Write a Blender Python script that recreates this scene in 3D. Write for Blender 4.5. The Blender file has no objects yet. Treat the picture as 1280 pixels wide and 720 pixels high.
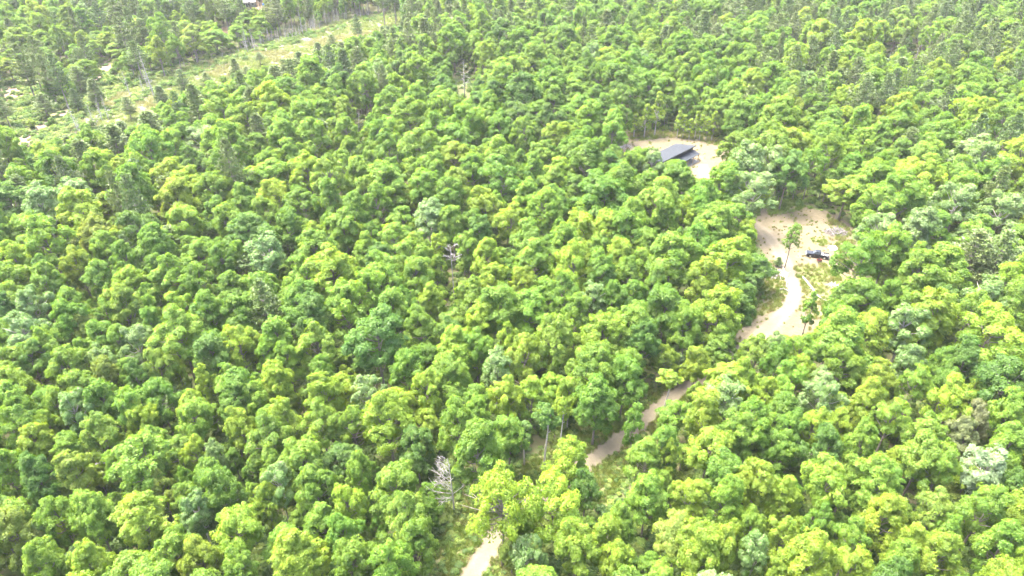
import bpy, bmesh, math, random
import numpy as np
from mathutils import Vector
R = math.radians
sc = bpy.context.scene
COL = sc.collection
# ------------------------------------------------------------------ camera, sky, sun, exposure
CAM_H, PITCH, FPX = 100.0, R(34), 865.0
cam_d = bpy.data.cameras.new('camera'); cam = bpy.data.objects.new('camera', cam_d); COL.objects.link(cam)
cam.location = (0, 0, CAM_H); cam.rotation_euler = (R(90) - PITCH, 0, 0)
cam_d.sensor_width = 36; cam_d.lens = FPX / 1280 * 36; cam_d.clip_end = 5000; cam_d.clip_start = 1
sc.camera = cam
HAZE = .00008
SUN_EL, SUN_AZ = R(68), R(-62)          # azimuth measured from +Y (view direction) clockwise: the sun stands to the left
world = bpy.data.worlds.new('World'); sc.world = world; world.use_nodes = True
wn = world.node_tree.nodes; wl = world.node_tree.links
sky = wn.new('ShaderNodeTexSky'); sky.sky_type = 'NISHITA'; sky.sun_disc = False
sky.sun_elevation = SUN_EL; sky.sun_rotation = SUN_AZ; sky.air_density = 1.0; sky.dust_density = 7.0; sky.ozone_density = 1.0
wl.new(sky.outputs[0], wn['Background'].inputs[0]); wn['Background'].inputs[1].default_value = 0.15
sun_d = bpy.data.lights.new('sun', 'SUN'); sun = bpy.data.objects.new('sun', sun_d); COL.objects.link(sun)
sun_d.energy = 1.5; sun_d.angle = R(30); sun_d.color = (1, .95, .87)
sd = Vector((math.sin(SUN_AZ) * math.cos(SUN_EL), math.cos(SUN_AZ) * math.cos(SUN_EL), math.sin(SUN_EL)))
sun.rotation_euler = sd.to_track_quat('Z', 'Y').to_euler()
sc.view_settings.view_transform = 'Standard'; sc.view_settings.look = 'None'
sc.view_settings.exposure = 3.36; sc.view_settings.gamma = 1; sc.view_settings.use_curve_mapping = False
sc.render.engine = 'CYCLES'
cy = sc.cycles
cy.max_bounces = 6; cy.diffuse_bounces = 4; cy.glossy_bounces = 2; cy.transmission_bounces = 4; cy.transparent_max_bounces = 4
cy.caustics_reflective = False; cy.caustics_refractive = False

# ------------------------------------------------------------------ helpers
_fw = np.array([0, math.cos(PITCH), -math.sin(PITCH)]); _up = np.array([0, math.sin(PITCH), math.cos(PITCH)])
def G(px, py, z=0.0):
    """the place at height z seen at a spot of the 1280x720 survey photograph"""
    d = np.array([(px - 640) / FPX, 0, 0]) + _fw + _up * ((360 - py) / FPX)
    return np.array([0, 0, CAM_H]) + d * ((CAM_H - z) / -d[2])
def PX(p):
    q = np.array(p, float) - np.array([0, 0, CAM_H]); w = q @ _fw
    return 640 + FPX * q[0] / w, 360 - FPX * (q @ _up) / w, w
rng = np.random.default_rng(11); random.seed(11)
def nrm(v): return v / np.maximum(np.linalg.norm(v, axis=-1, keepdims=True), 1e-9)

def mesh_np(name, V, F4, mats, mi=None, vary=None, smooth=False):
    me = bpy.data.meshes.new(name)
    me.vertices.add(len(V)); me.vertices.foreach_set('co', np.ascontiguousarray(V, np.float32).ravel())
    n = len(F4); k = F4.shape[1]
    me.loops.add(n * k); me.loops.foreach_set('vertex_index', np.ascontiguousarray(F4, np.int32).ravel())
    me.polygons.add(n); me.polygons.foreach_set('loop_start', np.arange(0, n * k, k, dtype=np.int32))
    if mi is not None: me.polygons.foreach_set('material_index', np.ascontiguousarray(mi, np.int32))
    if smooth: me.polygons.foreach_set('use_smooth', np.ones(n, bool))
    for m in mats: me.materials.append(m)
    if vary is not None:
        a = me.attributes.new('vary', 'FLOAT', 'POINT'); a.data.foreach_set('value', np.ascontiguousarray(vary, np.float32))
    me.update(calc_edges=True)
    return me
class MB:
    """collects pieces of one mesh"""
    def __init__(s): s.v = []; s.f = []; s.vr = []; s.n = 0
    def add(s, V, F, vr=.5):
        V = np.asarray(V, float); s.v.append(V); s.f += [tuple(int(i) + s.n for i in f) for f in F]; s.n += len(V); s.vr.append(np.full(len(V), vr))
    def tube(s, pts, rad, k=6, vr=.5, cap=True):
        pts = np.asarray(pts, float); rad = np.broadcast_to(np.asarray(rad, float), (len(pts),))
        t = nrm(np.gradient(pts, axis=0)); ref = np.array([0, 0, 1.]) if abs(t[0][2]) < .9 else np.array([1., 0, 0])
        V = []
        for p, d, r in zip(pts, t, rad):
            a = nrm(np.cross(d, ref)); b = np.cross(d, a)
            for j in range(k):
                an = 2 * math.pi * j / k; V.append(p + r * (a * math.cos(an) + b * math.sin(an)))
        F = []
        for i in range(len(pts) - 1):
            for j in range(k):
                F.append((i * k + j, i * k + (j + 1) % k, (i + 1) * k + (j + 1) % k, (i + 1) * k + j))
        if cap: F.append(tuple(range(k - 1, -1, -1))); F.append(tuple((len(pts) - 1) * k + j for j in range(k)))
        s.add(V, F, vr)
    def box(s, c, d, ax=None, vr=.5):
        c = np.asarray(c, float); ax = np.eye(3) if ax is None else np.asarray(ax, float)
        V = [c + ax[0] * d[0] / 2 * x + ax[1] * d[1] / 2 * y + ax[2] * d[2] / 2 * z for x in (-1, 1) for y in (-1, 1) for z in (-1, 1)]
        s.add(V, [(0, 1, 3, 2), (4, 6, 7, 5), (0, 4, 5, 1), (2, 3, 7, 6), (0, 2, 6, 4), (1, 5, 7, 3)], vr)
    def prism(s, poly, d, vr=.5):
        """poly: 3-D points; extruded along d"""
        P = np.asarray(poly, float); n = len(P); V = np.vstack([P, P + np.asarray(d, float)])
        s.add(V, [tuple(range(n - 1, -1, -1)), tuple(range(n, 2 * n))] + [(i, (i + 1) % n, n + (i + 1) % n, n + i) for i in range(n)], vr)
    def mesh(s, name, mat, smooth=False):
        me = bpy.data.meshes.new(name); V = np.vstack(s.v)
        me.from_pydata(V.tolist(), [], s.f); me.materials.append(mat)
        a = me.attributes.new('vary', 'FLOAT', 'POINT'); a.data.foreach_set('value', np.concatenate(s.vr).astype(np.float32))
        if smooth: me.polygons.foreach_set('use_smooth', np.ones(len(me.polygons), bool))
        bm = bmesh.new(); bm.from_mesh(me); bmesh.ops.recalc_face_normals(bm, faces=bm.faces); bm.to_mesh(me); bm.free()
        me.update(); return me
    def build(s, name, mat, parent=None, smooth=False): return link(name, s.mesh(name, mat, smooth), parent)
def link(name, data, parent=None):
    o = bpy.data.objects.new(name, data); COL.objects.link(o)
    if parent is not None: o.parent = parent
    return o
def tag(o, label=None, cat=None, group=None, kind=None):
    if label: o['label'] = label
    if cat: o['category'] = cat
    if group: o['group'] = group
    if kind: o['kind'] = kind
    return o
def empty(name, loc, rz=0.0, label=None, cat=None, group=None):
    o = link(name, None); o.location = loc; o.rotation_euler = (0, 0, rz); o.empty_display_size = .3
    return tag(o, label, cat, group)

# ------------------------------------------------------------------ materials
def mat(name, col, rough=.8, var=.15, scale=8.0, metal=0.0, bump=0.0):
    m = bpy.data.materials.new(name); m.use_nodes = True; N = m.node_tree.nodes; L = m.node_tree.links
    b = N['Principled BSDF']; b.inputs['Roughness'].default_value = rough; b.inputs['Metallic'].default_value = metal
    t = N.new('ShaderNodeTexCoord'); n = N.new('ShaderNodeTexNoise'); n.inputs['Scale'].default_value = scale; n.inputs['Detail'].default_value = 6
    L.new(t.outputs['Object'], n.inputs['Vector'])
    r = N.new('ShaderNodeValToRGB'); r.color_ramp.elements[0].position = .3; r.color_ramp.elements[1].position = .7
    r.color_ramp.elements[0].color = (*[c * (1 - var) for c in col], 1); r.color_ramp.elements[1].color = (*[min(1, c * (1 + var)) for c in col], 1)
    L.new(n.outputs[0], r.inputs[0]); L.new(r.outputs[0], b.inputs['Base Color'])
    if bump:
        bp = N.new('ShaderNodeBump'); bp.inputs['Strength'].default_value = bump; L.new(n.outputs[0], bp.inputs['Height']); L.new(bp.outputs[0], b.inputs['Normal'])
    return m
def leaf_mat(name, trans=.5, back=0.0, gloss=.014):
    m = bpy.data.materials.new(name); m.use_nodes = True; N = m.node_tree.nodes; L = m.node_tree.links; N.clear()
    out = N.new('ShaderNodeOutputMaterial')
    at = N.new('ShaderNodeAttribute'); at.attribute_type = 'INSTANCER'; at.attribute_name = 'tint'
    va = N.new('ShaderNodeAttribute'); va.attribute_type = 'GEOMETRY'; va.attribute_name = 'vary'
    hs = N.new('ShaderNodeHueSaturation')
    mh = N.new('ShaderNodeMapRange'); mh.inputs['To Min'].default_value = .515; mh.inputs['To Max'].default_value = .485
    mv = N.new('ShaderNodeMapRange'); mv.inputs['To Min'].default_value = .76; mv.inputs['To Max'].default_value = 1.28
    L.new(va.outputs['Fac'], mh.inputs[0]); L.new(va.outputs['Fac'], mv.inputs[0])
    L.new(at.outputs['Color'], hs.inputs['Color']); L.new(mh.outputs[0], hs.inputs['Hue']); L.new(mv.outputs[0], hs.inputs['Value'])
    col = hs.outputs[0]
    if back:                      # wind-turned leaves show their pale undersides
        rp = N.new('ShaderNodeMapRange'); rp.inputs['From Min'].default_value = .6; rp.inputs['From Max'].default_value = .95; L.new(va.outputs['Fac'], rp.inputs[0])
        pm = N.new('ShaderNodeMix'); pm.data_type = 'RGBA'; L.new(rp.outputs[0], pm.inputs[0]); L.new(col, pm.inputs[6]); pm.inputs[7].default_value = (.175, .25, .095, 1); col = pm.outputs[2]
    tc = N.new('ShaderNodeMix'); tc.data_type = 'RGBA'; tc.blend_type = 'MULTIPLY'; tc.inputs[0].default_value = 1
    L.new(col, tc.inputs[6]); tc.inputs[7].default_value = (1.5, 1.35, .5, 1)
    d = N.new('ShaderNodeBsdfDiffuse'); L.new(col, d.inputs[0])
    t = N.new('ShaderNodeBsdfTranslucent'); L.new(tc.outputs[2], t.inputs[0])
    mx = N.new('ShaderNodeMixShader'); mx.inputs[0].default_value = trans; L.new(d.outputs[0], mx.inputs[1]); L.new(t.outputs[0], mx.inputs[2])
    g = N.new('ShaderNodeBsdfGlossy'); g.inputs['Roughness'].default_value = .45; g.inputs[0].default_value = (.9, .9, .9, 1)
    m2 = N.new('ShaderNodeMixShader'); m2.inputs[0].default_value = gloss; L.new(mx.outputs[0], m2.inputs[1]); L.new(g.outputs[0], m2.inputs[2])
    L.new(m2.outputs[0], out.inputs[0]); return m
LEAF = leaf_mat('leaf'); SLEAF = leaf_mat('silver_leaf', .4, 1, .03); NEEDLE = leaf_mat('needle', .18, 0, .04); BUSH = leaf_mat('bush_leaf', .35)
BARK = mat('bark', (.17, .145, .12), .9, .35, 3, bump=.4)
PALEBARK = mat('pale_bark', (.34, .31, .27), .9, .3, 3)
DEADWOOD = mat('dead_wood', (.25, .237, .215), .9, .3, 2.5)
GREYWOOD = mat('grey_wood', (.27, .25, .235), .9, .4, 2.5)

def ground_mat(name, stops, s1=.05, s2=.9, rough=.95, bump=.6):
    """two scales of noise through a colour ramp"""
    m = bpy.data.materials.new(name); m.use_nodes = True; N = m.node_tree.nodes; L = m.node_tree.links
    b = N['Principled BSDF']; b.inputs['Roughness'].default_value = rough; b.inputs['Specular IOR Level'].default_value = .15
    t = N.new('ShaderNodeNewGeometry')
    a = N.new('ShaderNodeTexNoise'); a.inputs['Scale'].default_value = s1; a.inputs['Detail'].default_value = 8; a.inputs['Roughness'].default_value = .65
    c = N.new('ShaderNodeTexNoise'); c.inputs['Scale'].default_value = s2; c.inputs['Detail'].default_value = 10; c.inputs['Roughness'].default_value = .75
    L.new(t.outputs['Position'], a.inputs['Vector']); L.new(t.outputs['Position'], c.inputs['Vector'])
    x = N.new('ShaderNodeMix'); x.inputs[0].default_value = .5; L.new(a.outputs[0], x.inputs[2]); L.new(c.outputs[0], x.inputs[3])
    r = N.new('ShaderNodeValToRGB'); e = r.color_ramp.elements
    while len(e) < len(stops): e.new(.5)
    for el, (p, cc) in zip(e, stops): el.position = p; el.color = (*cc, 1)
    L.new(x.outputs[0], r.inputs[0]); L.new(r.outputs[0], b.inputs['Base Color'])
    bp = N.new('ShaderNodeBump'); bp.inputs['Strength'].default_value = bump; bp.inputs['Distance'].default_value = .3; L.new(c.outputs[0], bp.inputs['Height']); L.new(bp.outputs[0], b.inputs['Normal'])
    return m
FLOOR = ground_mat('forest_floor_litter', [(.36, (.04, .075, .018)), (.46, (.065, .10, .026)), (.55, (.095, .085, .045)), (.66, (.06, .10, .022))], .08, .8)
SAND = ground_mat('sand', [(.34, (0.055, 0.069, 0.023)), (.41, (0.079, 0.069, 0.040)), (.46, (0.109, 0.092, 0.061)), (.5, (0.085, 0.072, 0.044)), (.54, (0.120, 0.103, 0.071)), (.6, (0.096, 0.083, 0.052)), (.7, (0.061, 0.072, 0.027))], .06, .7, .95, .3)
TRACKM = ground_mat('track_sand', [(.32, (0.097, 0.085, 0.057)), (.45, (0.129, 0.112, 0.080)), (.62, (0.155, 0.135, 0.101))], .2, 1.4, .95, .3)
MEADOW = ground_mat('meadow', [(.36, (.08, .13, .022)), (.45, (.12, .165, .035)), (.53, (.17, .16, .075)), (.6, (.11, .155, .035)), (.68, (.16, .15, .08))], .07, .9)
MARSH = ground_mat('marsh_sedge', [(.34, (.12, .165, .05)), (.44, (.145, .172, .065)), (.52, (.165, .168, .088)), (.66, (.13, .165, .058))], .045, .5, .95, .5)
DIRT = ground_mat('bare_dirt', [(.35, (.13, .098, .06)), (.5, (.18, .14, .095)), (.66, (.20, .162, .12))], .1, .8)

# ------------------------------------------------------------------ ground, clearings, track, marsh
def sheet(name, poly, z, m, rough=1.0, step=1.2, label=None):
    """flat sheet with a ragged outline; poly in ground metres"""
    P = np.asarray(poly, float)[:, :2]; out = []
    for i in range(len(P)):
        a, b = P[i], P[(i + 1) % len(P)]; n = max(2, int(np.linalg.norm(b - a) / step))
        for k in range(n): out.append(a + (b - a) * k / n)
    out = np.array(out); n = len(out); c = out.mean(0)
    for _ in range(3): out = (np.roll(out, 1, 0) + out * 2 + np.roll(out, -1, 0)) / 4
    ph = np.cumsum(rng.normal(0, 1, n)); ph -= np.linspace(ph[0], ph[-1], n); ph = ph / (np.abs(ph).max() + 1e-6)
    off = (ph * 1.2 + rng.normal(0, .35, n)) * rough
    out = out + nrm(out - c) * off[:, None]
    bm = bmesh.new(); vs = [bm.verts.new((x, y, z)) for x, y in out]; es = [bm.edges.new((vs[i], vs[(i + 1) % n])) for i in range(n)]
    bmesh.ops.triangle_fill(bm, use_beauty=True, edges=es, normal=(0, 0, 1))
    bmesh.ops.recalc_face_normals(bm, faces=bm.faces)
    for f in bm.faces:
        if f.normal.z < 0: f.normal_flip()
    me = bpy.data.meshes.new(name); bm.to_mesh(me); bm.free(); me.materials.append(m)
    return tag(link(name, me), label, None, None, 'structure')
GP = lambda pts, z=0: [G(x, y, z)[:2] for x, y in pts]
gn = 120; xs = np.linspace(-640, 640, gn); ys = np.linspace(-60, 860, gn)
X, Y = np.meshgrid(xs, ys); V = np.stack([X, Y, np.zeros_like(X)], -1).reshape(-1, 3)
ii = np.arange((gn - 1) * gn).reshape(gn - 1, gn)[:, :-1].ravel()
tag(link('ground', mesh_np('ground', V, np.stack([ii, ii + 1, ii + gn + 1, ii + gn], 1), [FLOOR])), 'brown and green forest floor under all the trees', kind='structure')

CLEAR_PX = [(943, 276), (958, 258), (985, 253), (1040, 268), (1062, 285), (1075, 310), (1070, 345), (1050, 385), (1030, 410), (1000, 422), (965, 432), (925, 432), (915, 415), (935, 395), (955, 375), (950, 345), (945, 310)]
HOUSE_PX = [(775, 168), (830, 163), (880, 167), (912, 178), (912, 205), (905, 235), (890, 265), (860, 255), (840, 240), (800, 225), (775, 200)]
MARSH_PX = [(75, 178), (115, 138), (150, 117), (185, 103), (240, 83), (275, 71), (330, 53), (420, 27), (500, 12), (545, 6), (540, 40), (470, 62), (400, 90), (330, 110), (255, 140), (170, 175), (110, 195)]
SIDE_PX = [(520, 735), (545, 690), (575, 620), (640, 590), (690, 555), (735, 520), (790, 495), (850, 470), (905, 440), (925, 440), (890, 475), (850, 512), (815, 560), (775, 610), (735, 650), (690, 690), (650, 735)]
LOWLAND_PX = [(-60, 190), (0, 100), (45, 105), (100, 95), (135, 65), (165, 60), (190, 80), (215, 90), (185, 103), (150, 117), (110, 140), (80, 175), (40, 205), (-40, 240)]
sheet('meadow', GP(SIDE_PX), .004, MEADOW, 1.5, label='weedy green verge along both sides of the sandy track')
sheet('lowland', GP(LOWLAND_PX), .004, MEADOW, 3, 3, label='pale green brushy low ground beside the marsh')
sheet('marsh', GP(MARSH_PX), .008, MARSH, 3, 3, label='long pale yellow green marsh between two lines of trees')
sheet('pickup_clearing', GP(CLEAR_PX), .008, SAND, 2.0, label='pale sandy clearing where the pickup is parked')
sheet('house_clearing', GP(HOUSE_PX), .008, SAND, 2.6, label='pale sandy yard around the metal roofed building')
GRASS_A = [(975, 345), (1000, 330), (1038, 330), (1060, 350), (1045, 385), (1018, 400), (1003, 385), (1000, 360)]
GRASS_B = [(938, 350), (962, 330), (982, 345), (990, 372), (982, 385), (955, 392), (938, 400)]
GRASS_C = [(1012, 298), (1030, 296), (1035, 306), (1020, 308)]
GRASS_D = [(965, 262), (990, 258), (1010, 266), (985, 275), (966, 276)]
VERGE = ground_mat('dry_grass', [(.36, (.075, .11, .024)), (.46, (.10, .115, .04)), (.53, (.13, .117, .065)), (.62, (.14, .122, .08)), (.7, (.095, .115, .037))], .12, 1.1)
for q in (GRASS_A, GRASS_B, GRASS_C):
    sheet('dry_grass_patch', GP(q), .012, VERGE, .8, label='patch of thin dry grass on the sandy clearing')
def ribbon(name, pts, w, z, m, label):
    P = np.array(pts); d = np.concatenate([[0], np.cumsum(np.linalg.norm(np.diff(P, axis=0), axis=1))])
    n = int(d[-1] / 1.2) + 2; s = np.linspace(0, d[-1], n); Q = np.stack([np.interp(s, d, P[:, i]) for i in (0, 1)], 1)
    for _ in range(12): Q[1:-1] = (Q[:-2] + 2 * Q[1:-1] + Q[2:]) / 4
    t = nrm(np.gradient(Q, axis=0)); nr = np.stack([-t[:, 1], t[:, 0]], 1)
    wl_ = w / 2 * (1 + rng.normal(0, .09, n)); wr_ = w / 2 * (1 + rng.normal(0, .09, n)); V = []
    for k in range(7):
        f = -1 + k / 3
        q = Q + nr * (f * np.where(f < 0, wl_, wr_))[:, None]; V.append(np.c_[q, np.full(n, z - .035 * (abs(abs(f) - .6) < .15) + (.03 if k in (1, 5) else 0) * 0)])
    V = np.stack(V, 1).reshape(-1, 3); V[:, 2] = z
    i = (np.arange(n - 1)[:, None] * 7 + np.arange(6)[None]).ravel()
    ac = np.tile(np.linspace(-1, 1, 7), n)
    me = mesh_np(name, V, np.stack([i, i + 1, i + 8, i + 7], 1), [m], vary=ac)
    return tag(link(name, me), label, kind='structure')
def track_mat():
    m = TRACKM.copy(); m.name = 'rutted_sand'; N = m.node_tree.nodes; L = m.node_tree.links
    va = N.new('ShaderNodeAttribute'); va.attribute_name = 'vary'; ab = N.new('ShaderNodeMath'); ab.operation = 'ABSOLUTE'; L.new(va.outputs['Fac'], ab.inputs[0])
    r = N.new('ShaderNodeValToRGB'); e = r.color_ramp.elements; e[0].position = 0; e[0].color = (.93, .94, .88, 1); e[1].position = 1; e[1].color = (.85, .82, .74, 1)
    for p, c in ((.28, (.96, .96, .93)), (.45, (1.08, 1.06, 1.03)), (.62, (1.05, 1.04, 1.02)), (.75, (.94, .92, .87))): k = e.new(p); k.color = (*c, 1)
    L.new(ab.outputs[0], r.inputs[0])
    b = N['Principled BSDF']; src = b.inputs['Base Color'].links[0].from_socket
    mx = N.new('ShaderNodeMix'); mx.data_type = 'RGBA'; mx.blend_type = 'MULTIPLY'; mx.inputs[0].default_value = 1
    L.new(src, mx.inputs[6]); L.new(r.outputs[0], mx.inputs[7]); L.new(mx.outputs[2], b.inputs['Base Color']); return m
RUT = track_mat()
TRACK_PX = [(560, 790), (590, 715), (632, 655), (686, 612), (745, 572), (800, 530), (848, 490), (905, 457), (958, 412), (986, 385), (994, 362), (984, 335), (972, 312), (962, 295), (945, 280), (915, 268), (890, 245), (882, 222), (878, 205)]
ribbon('track', GP(TRACK_PX), 4.5, .016, RUT, 'sandy two-rut track winding up through the trees to the clearings')
ribbon('footpath', GP([(185, 55), (150, 57), (136, 62), (131, 72), (133, 84), (128, 95), (118, 104)]), 4.4, .016, DIRT, 'short sandy path beside the marsh head')
ribbon('trail', GP([(85, 138), (72, 146), (58, 154), (42, 165), (30, 180), (26, 195)]), 4.0, .016, DIRT, 'sandy trail curving through the brushy low ground')
sheet('dirt_patch', GP([(-45, 104), (-10, 107), (24, 110), (44, 117), (22, 124), (10, 138), (-30, 134)]), .016, DIRT, 1.2, label='bare tan dirt patch at the left edge')
sheet('far_yard', GP([(265, -8), (310, -10), (345, -6), (352, 10), (326, 15), (318, 8), (290, 6), (276, 7)]), .012, DIRT, 1, 2.5, label='bare pinkish yard around the white far building')
sheet('sand_patch', GP([(274, 35), (284, 32), (287, 40), (278, 43)]), .012, DIRT, .5, 1.5, label='small round bare sand patch among far bushes')

# ------------------------------------------------------------------ tree shapes
def leaves_mesh(name, C, Nrm, size, wid, vr, m, extra=None):
    """one folded diamond per leaf: C centres, Nrm normals"""
    n = len(C); Nrm = nrm(Nrm); a = nrm(np.cross(Nrm, rng.normal(size=(n, 3)))); b = np.cross(Nrm, a)
    l = (size * rng.uniform(.7, 1.3, n))[:, None]; w = (wid * rng.uniform(.7, 1.3, n))[:, None]
    dr = Nrm * l * .18
    V = np.stack([C - a * l * .5 - dr, C + b * w * .5, C + a * l * .5 - dr, C - b * w * .5], 1).reshape(-1, 3)
    F = np.arange(4 * n).reshape(n, 4)
    return V, F, np.repeat(vr, 4)
def sphere_dirs(n, zmin=-1.0):
    z = rng.uniform(zmin, 1, n); a = rng.uniform(0, 2 * math.pi, n); r = np.sqrt(1 - z * z)
    return np.stack([r * np.cos(a), r * np.sin(a), z], 1)
def make_broadleaf(H=15.0, Rc=4.0, low=.3, nl=30, spr=17, per=48, leaf=.255, shape='dome', gap=.0, wild=.42, lr=.31):
    """returns crown (V,F,vary) and trunk MB; crown of lobes, each lobe of sprays, each spray of leaves"""
    z0, z1 = H * low, H; zc = z0 + (z1 - z0) * .48; rz = (z1 - z0) * .5
    ga = math.pi * (3 - 5 ** .5); lob = []
    for i in range(nl):
        zz = 1 - 1.75 * (i + .5) / nl; an = i * ga + rng.normal(0, .35)
        rr = math.sqrt(max(0.05, 1 - zz * zz))
        if shape == 'dome': rr *= 1.06 - .26 * (zz + 1) / 2
        if shape == 'cone': rr *= .45 + .55 * (1 - (zz + 1) / 2) * 1.15
        if shape == 'vase': rr *= .55 + .45 * (zz + 1) / 2
        k = rng.uniform(1 - wild, 1 + wild) * .68
        p = np.array([rr * math.cos(an) * Rc * k, rr * math.sin(an) * Rc * k, zc + (zz + rng.normal(0, .11) * wild * 2.5) * rz * .76])
        lob.append((p, Rc * lr * rng.uniform(.72, 1.25)))
    lob.append((np.array([0, 0, zc + rz * .5]), Rc * .38)); tp = rng.normal(0, .16, 2) * Rc; lob.append((np.array([tp[0], tp[1], zc + rz * .86]), Rc * .2))
    C, Nn, vr = [], [], []
    for p, r in lob:
        if rng.random() < gap: continue
        lv = rng.uniform(.3, .7)
        out = nrm(p - np.array([0, 0, zc - rz * .3]))
        dd = nrm(sphere_dirs(spr) + out * .55 + np.array([0, 0, .35]))
        for d in dd:
            c = p + d * r * (rng.uniform(.6, 1.1) + (.32 * rng.random() if rng.random() < .3 else 0)) * np.array([1, 1, .9])
            ax = nrm(d * .7 + np.array([0, 0, .55]) + rng.normal(0, .25, 3)); u = nrm(np.cross(ax, [.3, .5, .1])); w = np.cross(ax, u)
            rad = rng.uniform(.38, .62) * (Rc / 4) ** .5; m = per
            q = np.sqrt(rng.random(m)) * rad; an = rng.uniform(0, 6.283, m)
            pos = c + u * (q * np.cos(an))[:, None] + w * (q * np.sin(an))[:, None] - ax * ((q / rad) ** 2 * rad * .8)[:, None] + rng.normal(0, .06, (m, 3))
            nn = ax + (u * (q * np.cos(an))[:, None] + w * (q * np.sin(an))[:, None]) / rad * .7 + rng.normal(0, .33, (m, 3))
            C.append(pos); Nn.append(nn); sv = lv + rng.normal(0, .17); vr.append(np.clip(sv + rng.normal(0, .16, m), 0, 1))
    cr = leaves_mesh('c', np.vstack(C), np.vstack(Nn), leaf, leaf * .72, np.concatenate(vr), LEAF)
    t = MB(); lean = rng.normal(0, .02, 2) * H; zt = np.linspace(0, 1, 7); ht = z0 + (z1 - z0) * .62
    P = np.stack([lean[0] * zt ** 2 + .12 * np.sin(zt * 5 + rng.random() * 6), lean[1] * zt ** 2, zt * ht - .3], 1); P[:, 0] -= P[0, 0]
    r0 = .0135 * H
    t.tube(P, r0 * np.array([1.35, .95, .85, .75, .62, .45, .25]), 7)
    for p, r in lob:
        f = min(.95, max(.35, (p[2] - r * 1.5) / ht)); s = np.array([np.interp(f, zt, P[:, i]) for i in range(3)])
        mid = (s + p) / 2 + np.array([0, 0, -.3]) + rng.normal(0, .2, 3)
        t.tube([s, mid, p + (p - s) * .12], [r0 * .42, r0 * .28, r0 * .08], 5)
    return cr, t
def make_pine(H=19.0, Rc=3.1, low=.32, nw=15, dens=1.0, leaf=.62):
    t = MB(); C, Nn, vr = [], [], []
    zt = np.linspace(0, 1, 8); t.tube(np.stack([.12 * np.sin(zt * 4), .1 * np.cos(zt * 3) - .1, zt * H - .3], 1), .012 * H * (1.25 - 1.2 * zt), 7)
    for i in range(nw):
        f = (i + rng.uniform(-.3, .3)) / (nw - 1); f = min(max(f, 0), 1); z = H * (low + (1 - low) * f * .985)
        L = Rc * (1 - f) ** .75 * (.55 + .45 * min(1, f * 4 + .3)) * rng.uniform(.75, 1.2) + .35
        nb = rng.integers(4, 7); a0 = rng.uniform(0, 6.28)
        for b in range(nb):
            if rng.random() < .12 * (1 - f): continue
            an = a0 + b * 6.283 / nb + rng.normal(0, .2); l = L * rng.uniform(.7, 1.15); d = np.array([math.cos(an), math.sin(an), 0])
            rise = rng.uniform(.02, .28) * l + f * .5
            s = np.array([0, 0, z]); e = s + d * l + np.array([0, 0, rise]); mid = (s + e) / 2 + np.array([0, 0, -.08 * l])
            t.tube([s, mid, e], [.05 + .015 * l, .035, .012], 4, cap=False)
            k = max(2, int(l * 2.1 * dens)); side = np.array([-d[1], d[0], 0])
            for u in np.linspace(.32, 1.0, k):
                for sd_ in (-1, 0, 1):
                    c = s + (e - s) * u + np.array([0, 0, -.08 * l * 4 * u * (1 - u)]) + side * sd_ * (.55 * (1.15 - u) * l * .5 + .1) + np.array([0, 0, .12]) + rng.normal(0, .1, 3)
                    m = 9; dirs = nrm(rng.normal(0, .6, (m, 3)) + d * .7 + side * sd_ * .5 + np.array([0, 0, .45]))
                    C.append(c + dirs * leaf * .42); Nn.append(np.c_[dirs]); vr.append(np.clip(rng.normal(.5, .16, m) + rng.normal(0, .12), 0, 1))
    C = np.vstack(C); D = np.vstack(Nn); n = len(C); b = nrm(np.cross(D, rng.normal(size=(n, 3)))); l = (leaf * rng.uniform(.7, 1.3, n))[:, None]
    w = .15 * leaf / .62
    V = np.stack([C - D * l * .5, C + b * w, C + D * l * .5, C - b * w], 1).reshape(-1, 3)
    return (V, np.arange(4 * n).reshape(n, 4), np.repeat(np.concatenate(vr), 4)), t
def make_dead(H=13.0, spread=.22, nb=38, twigs=5, up=.25, one_side=None, r0=.16, start=.3):
    t = MB(); zt = np.linspace(0, 1, 8)
    bend = rng.normal(0, .03, 2) * H
    P = np.stack([bend[0] * zt ** 2, bend[1] * zt ** 2, zt * H - .2], 1); t.tube(P, r0 * (1.12 - zt), 6)
    tr = MB(); tr.tube(P[2 if start < .5 else 5:] + [.0, 0, .05], r0 * .25, 4, cap=False)
    for i in range(nb):
        f = start + (1 - start) * (i + rng.random()) / nb * .98; s = np.array([np.interp(f, zt, P[:, k]) for k in range(3)])
        an = rng.uniform(0, 6.283) if one_side is None else one_side + rng.normal(0, .75)
        l = H * spread * (1.15 - f) ** .6 * rng.uniform(.5, 1.2); d = np.array([math.cos(an), math.sin(an), up + rng.normal(0, .18)])
        e = s + d * l; mid = s + d * l * .5 + rng.normal(0, .05 * l, 3)
        tr.tube([s, mid, e], [r0 * .33 * (1.2 - f), r0 * .24 * (1.2 - f), .018], 4, cap=False)
        for j in range(twigs):
            u = rng.uniform(.35, .95); a = s + (mid - s) * u * 2 if u < .5 else mid + (e - mid) * (u * 2 - 1); dd = nrm(d + rng.normal(0, .55, 3))
            tr.tube([a, a + dd * l * rng.uniform(.2, .45)], [.03, .012], 3, cap=False)
    return t, tr

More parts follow.
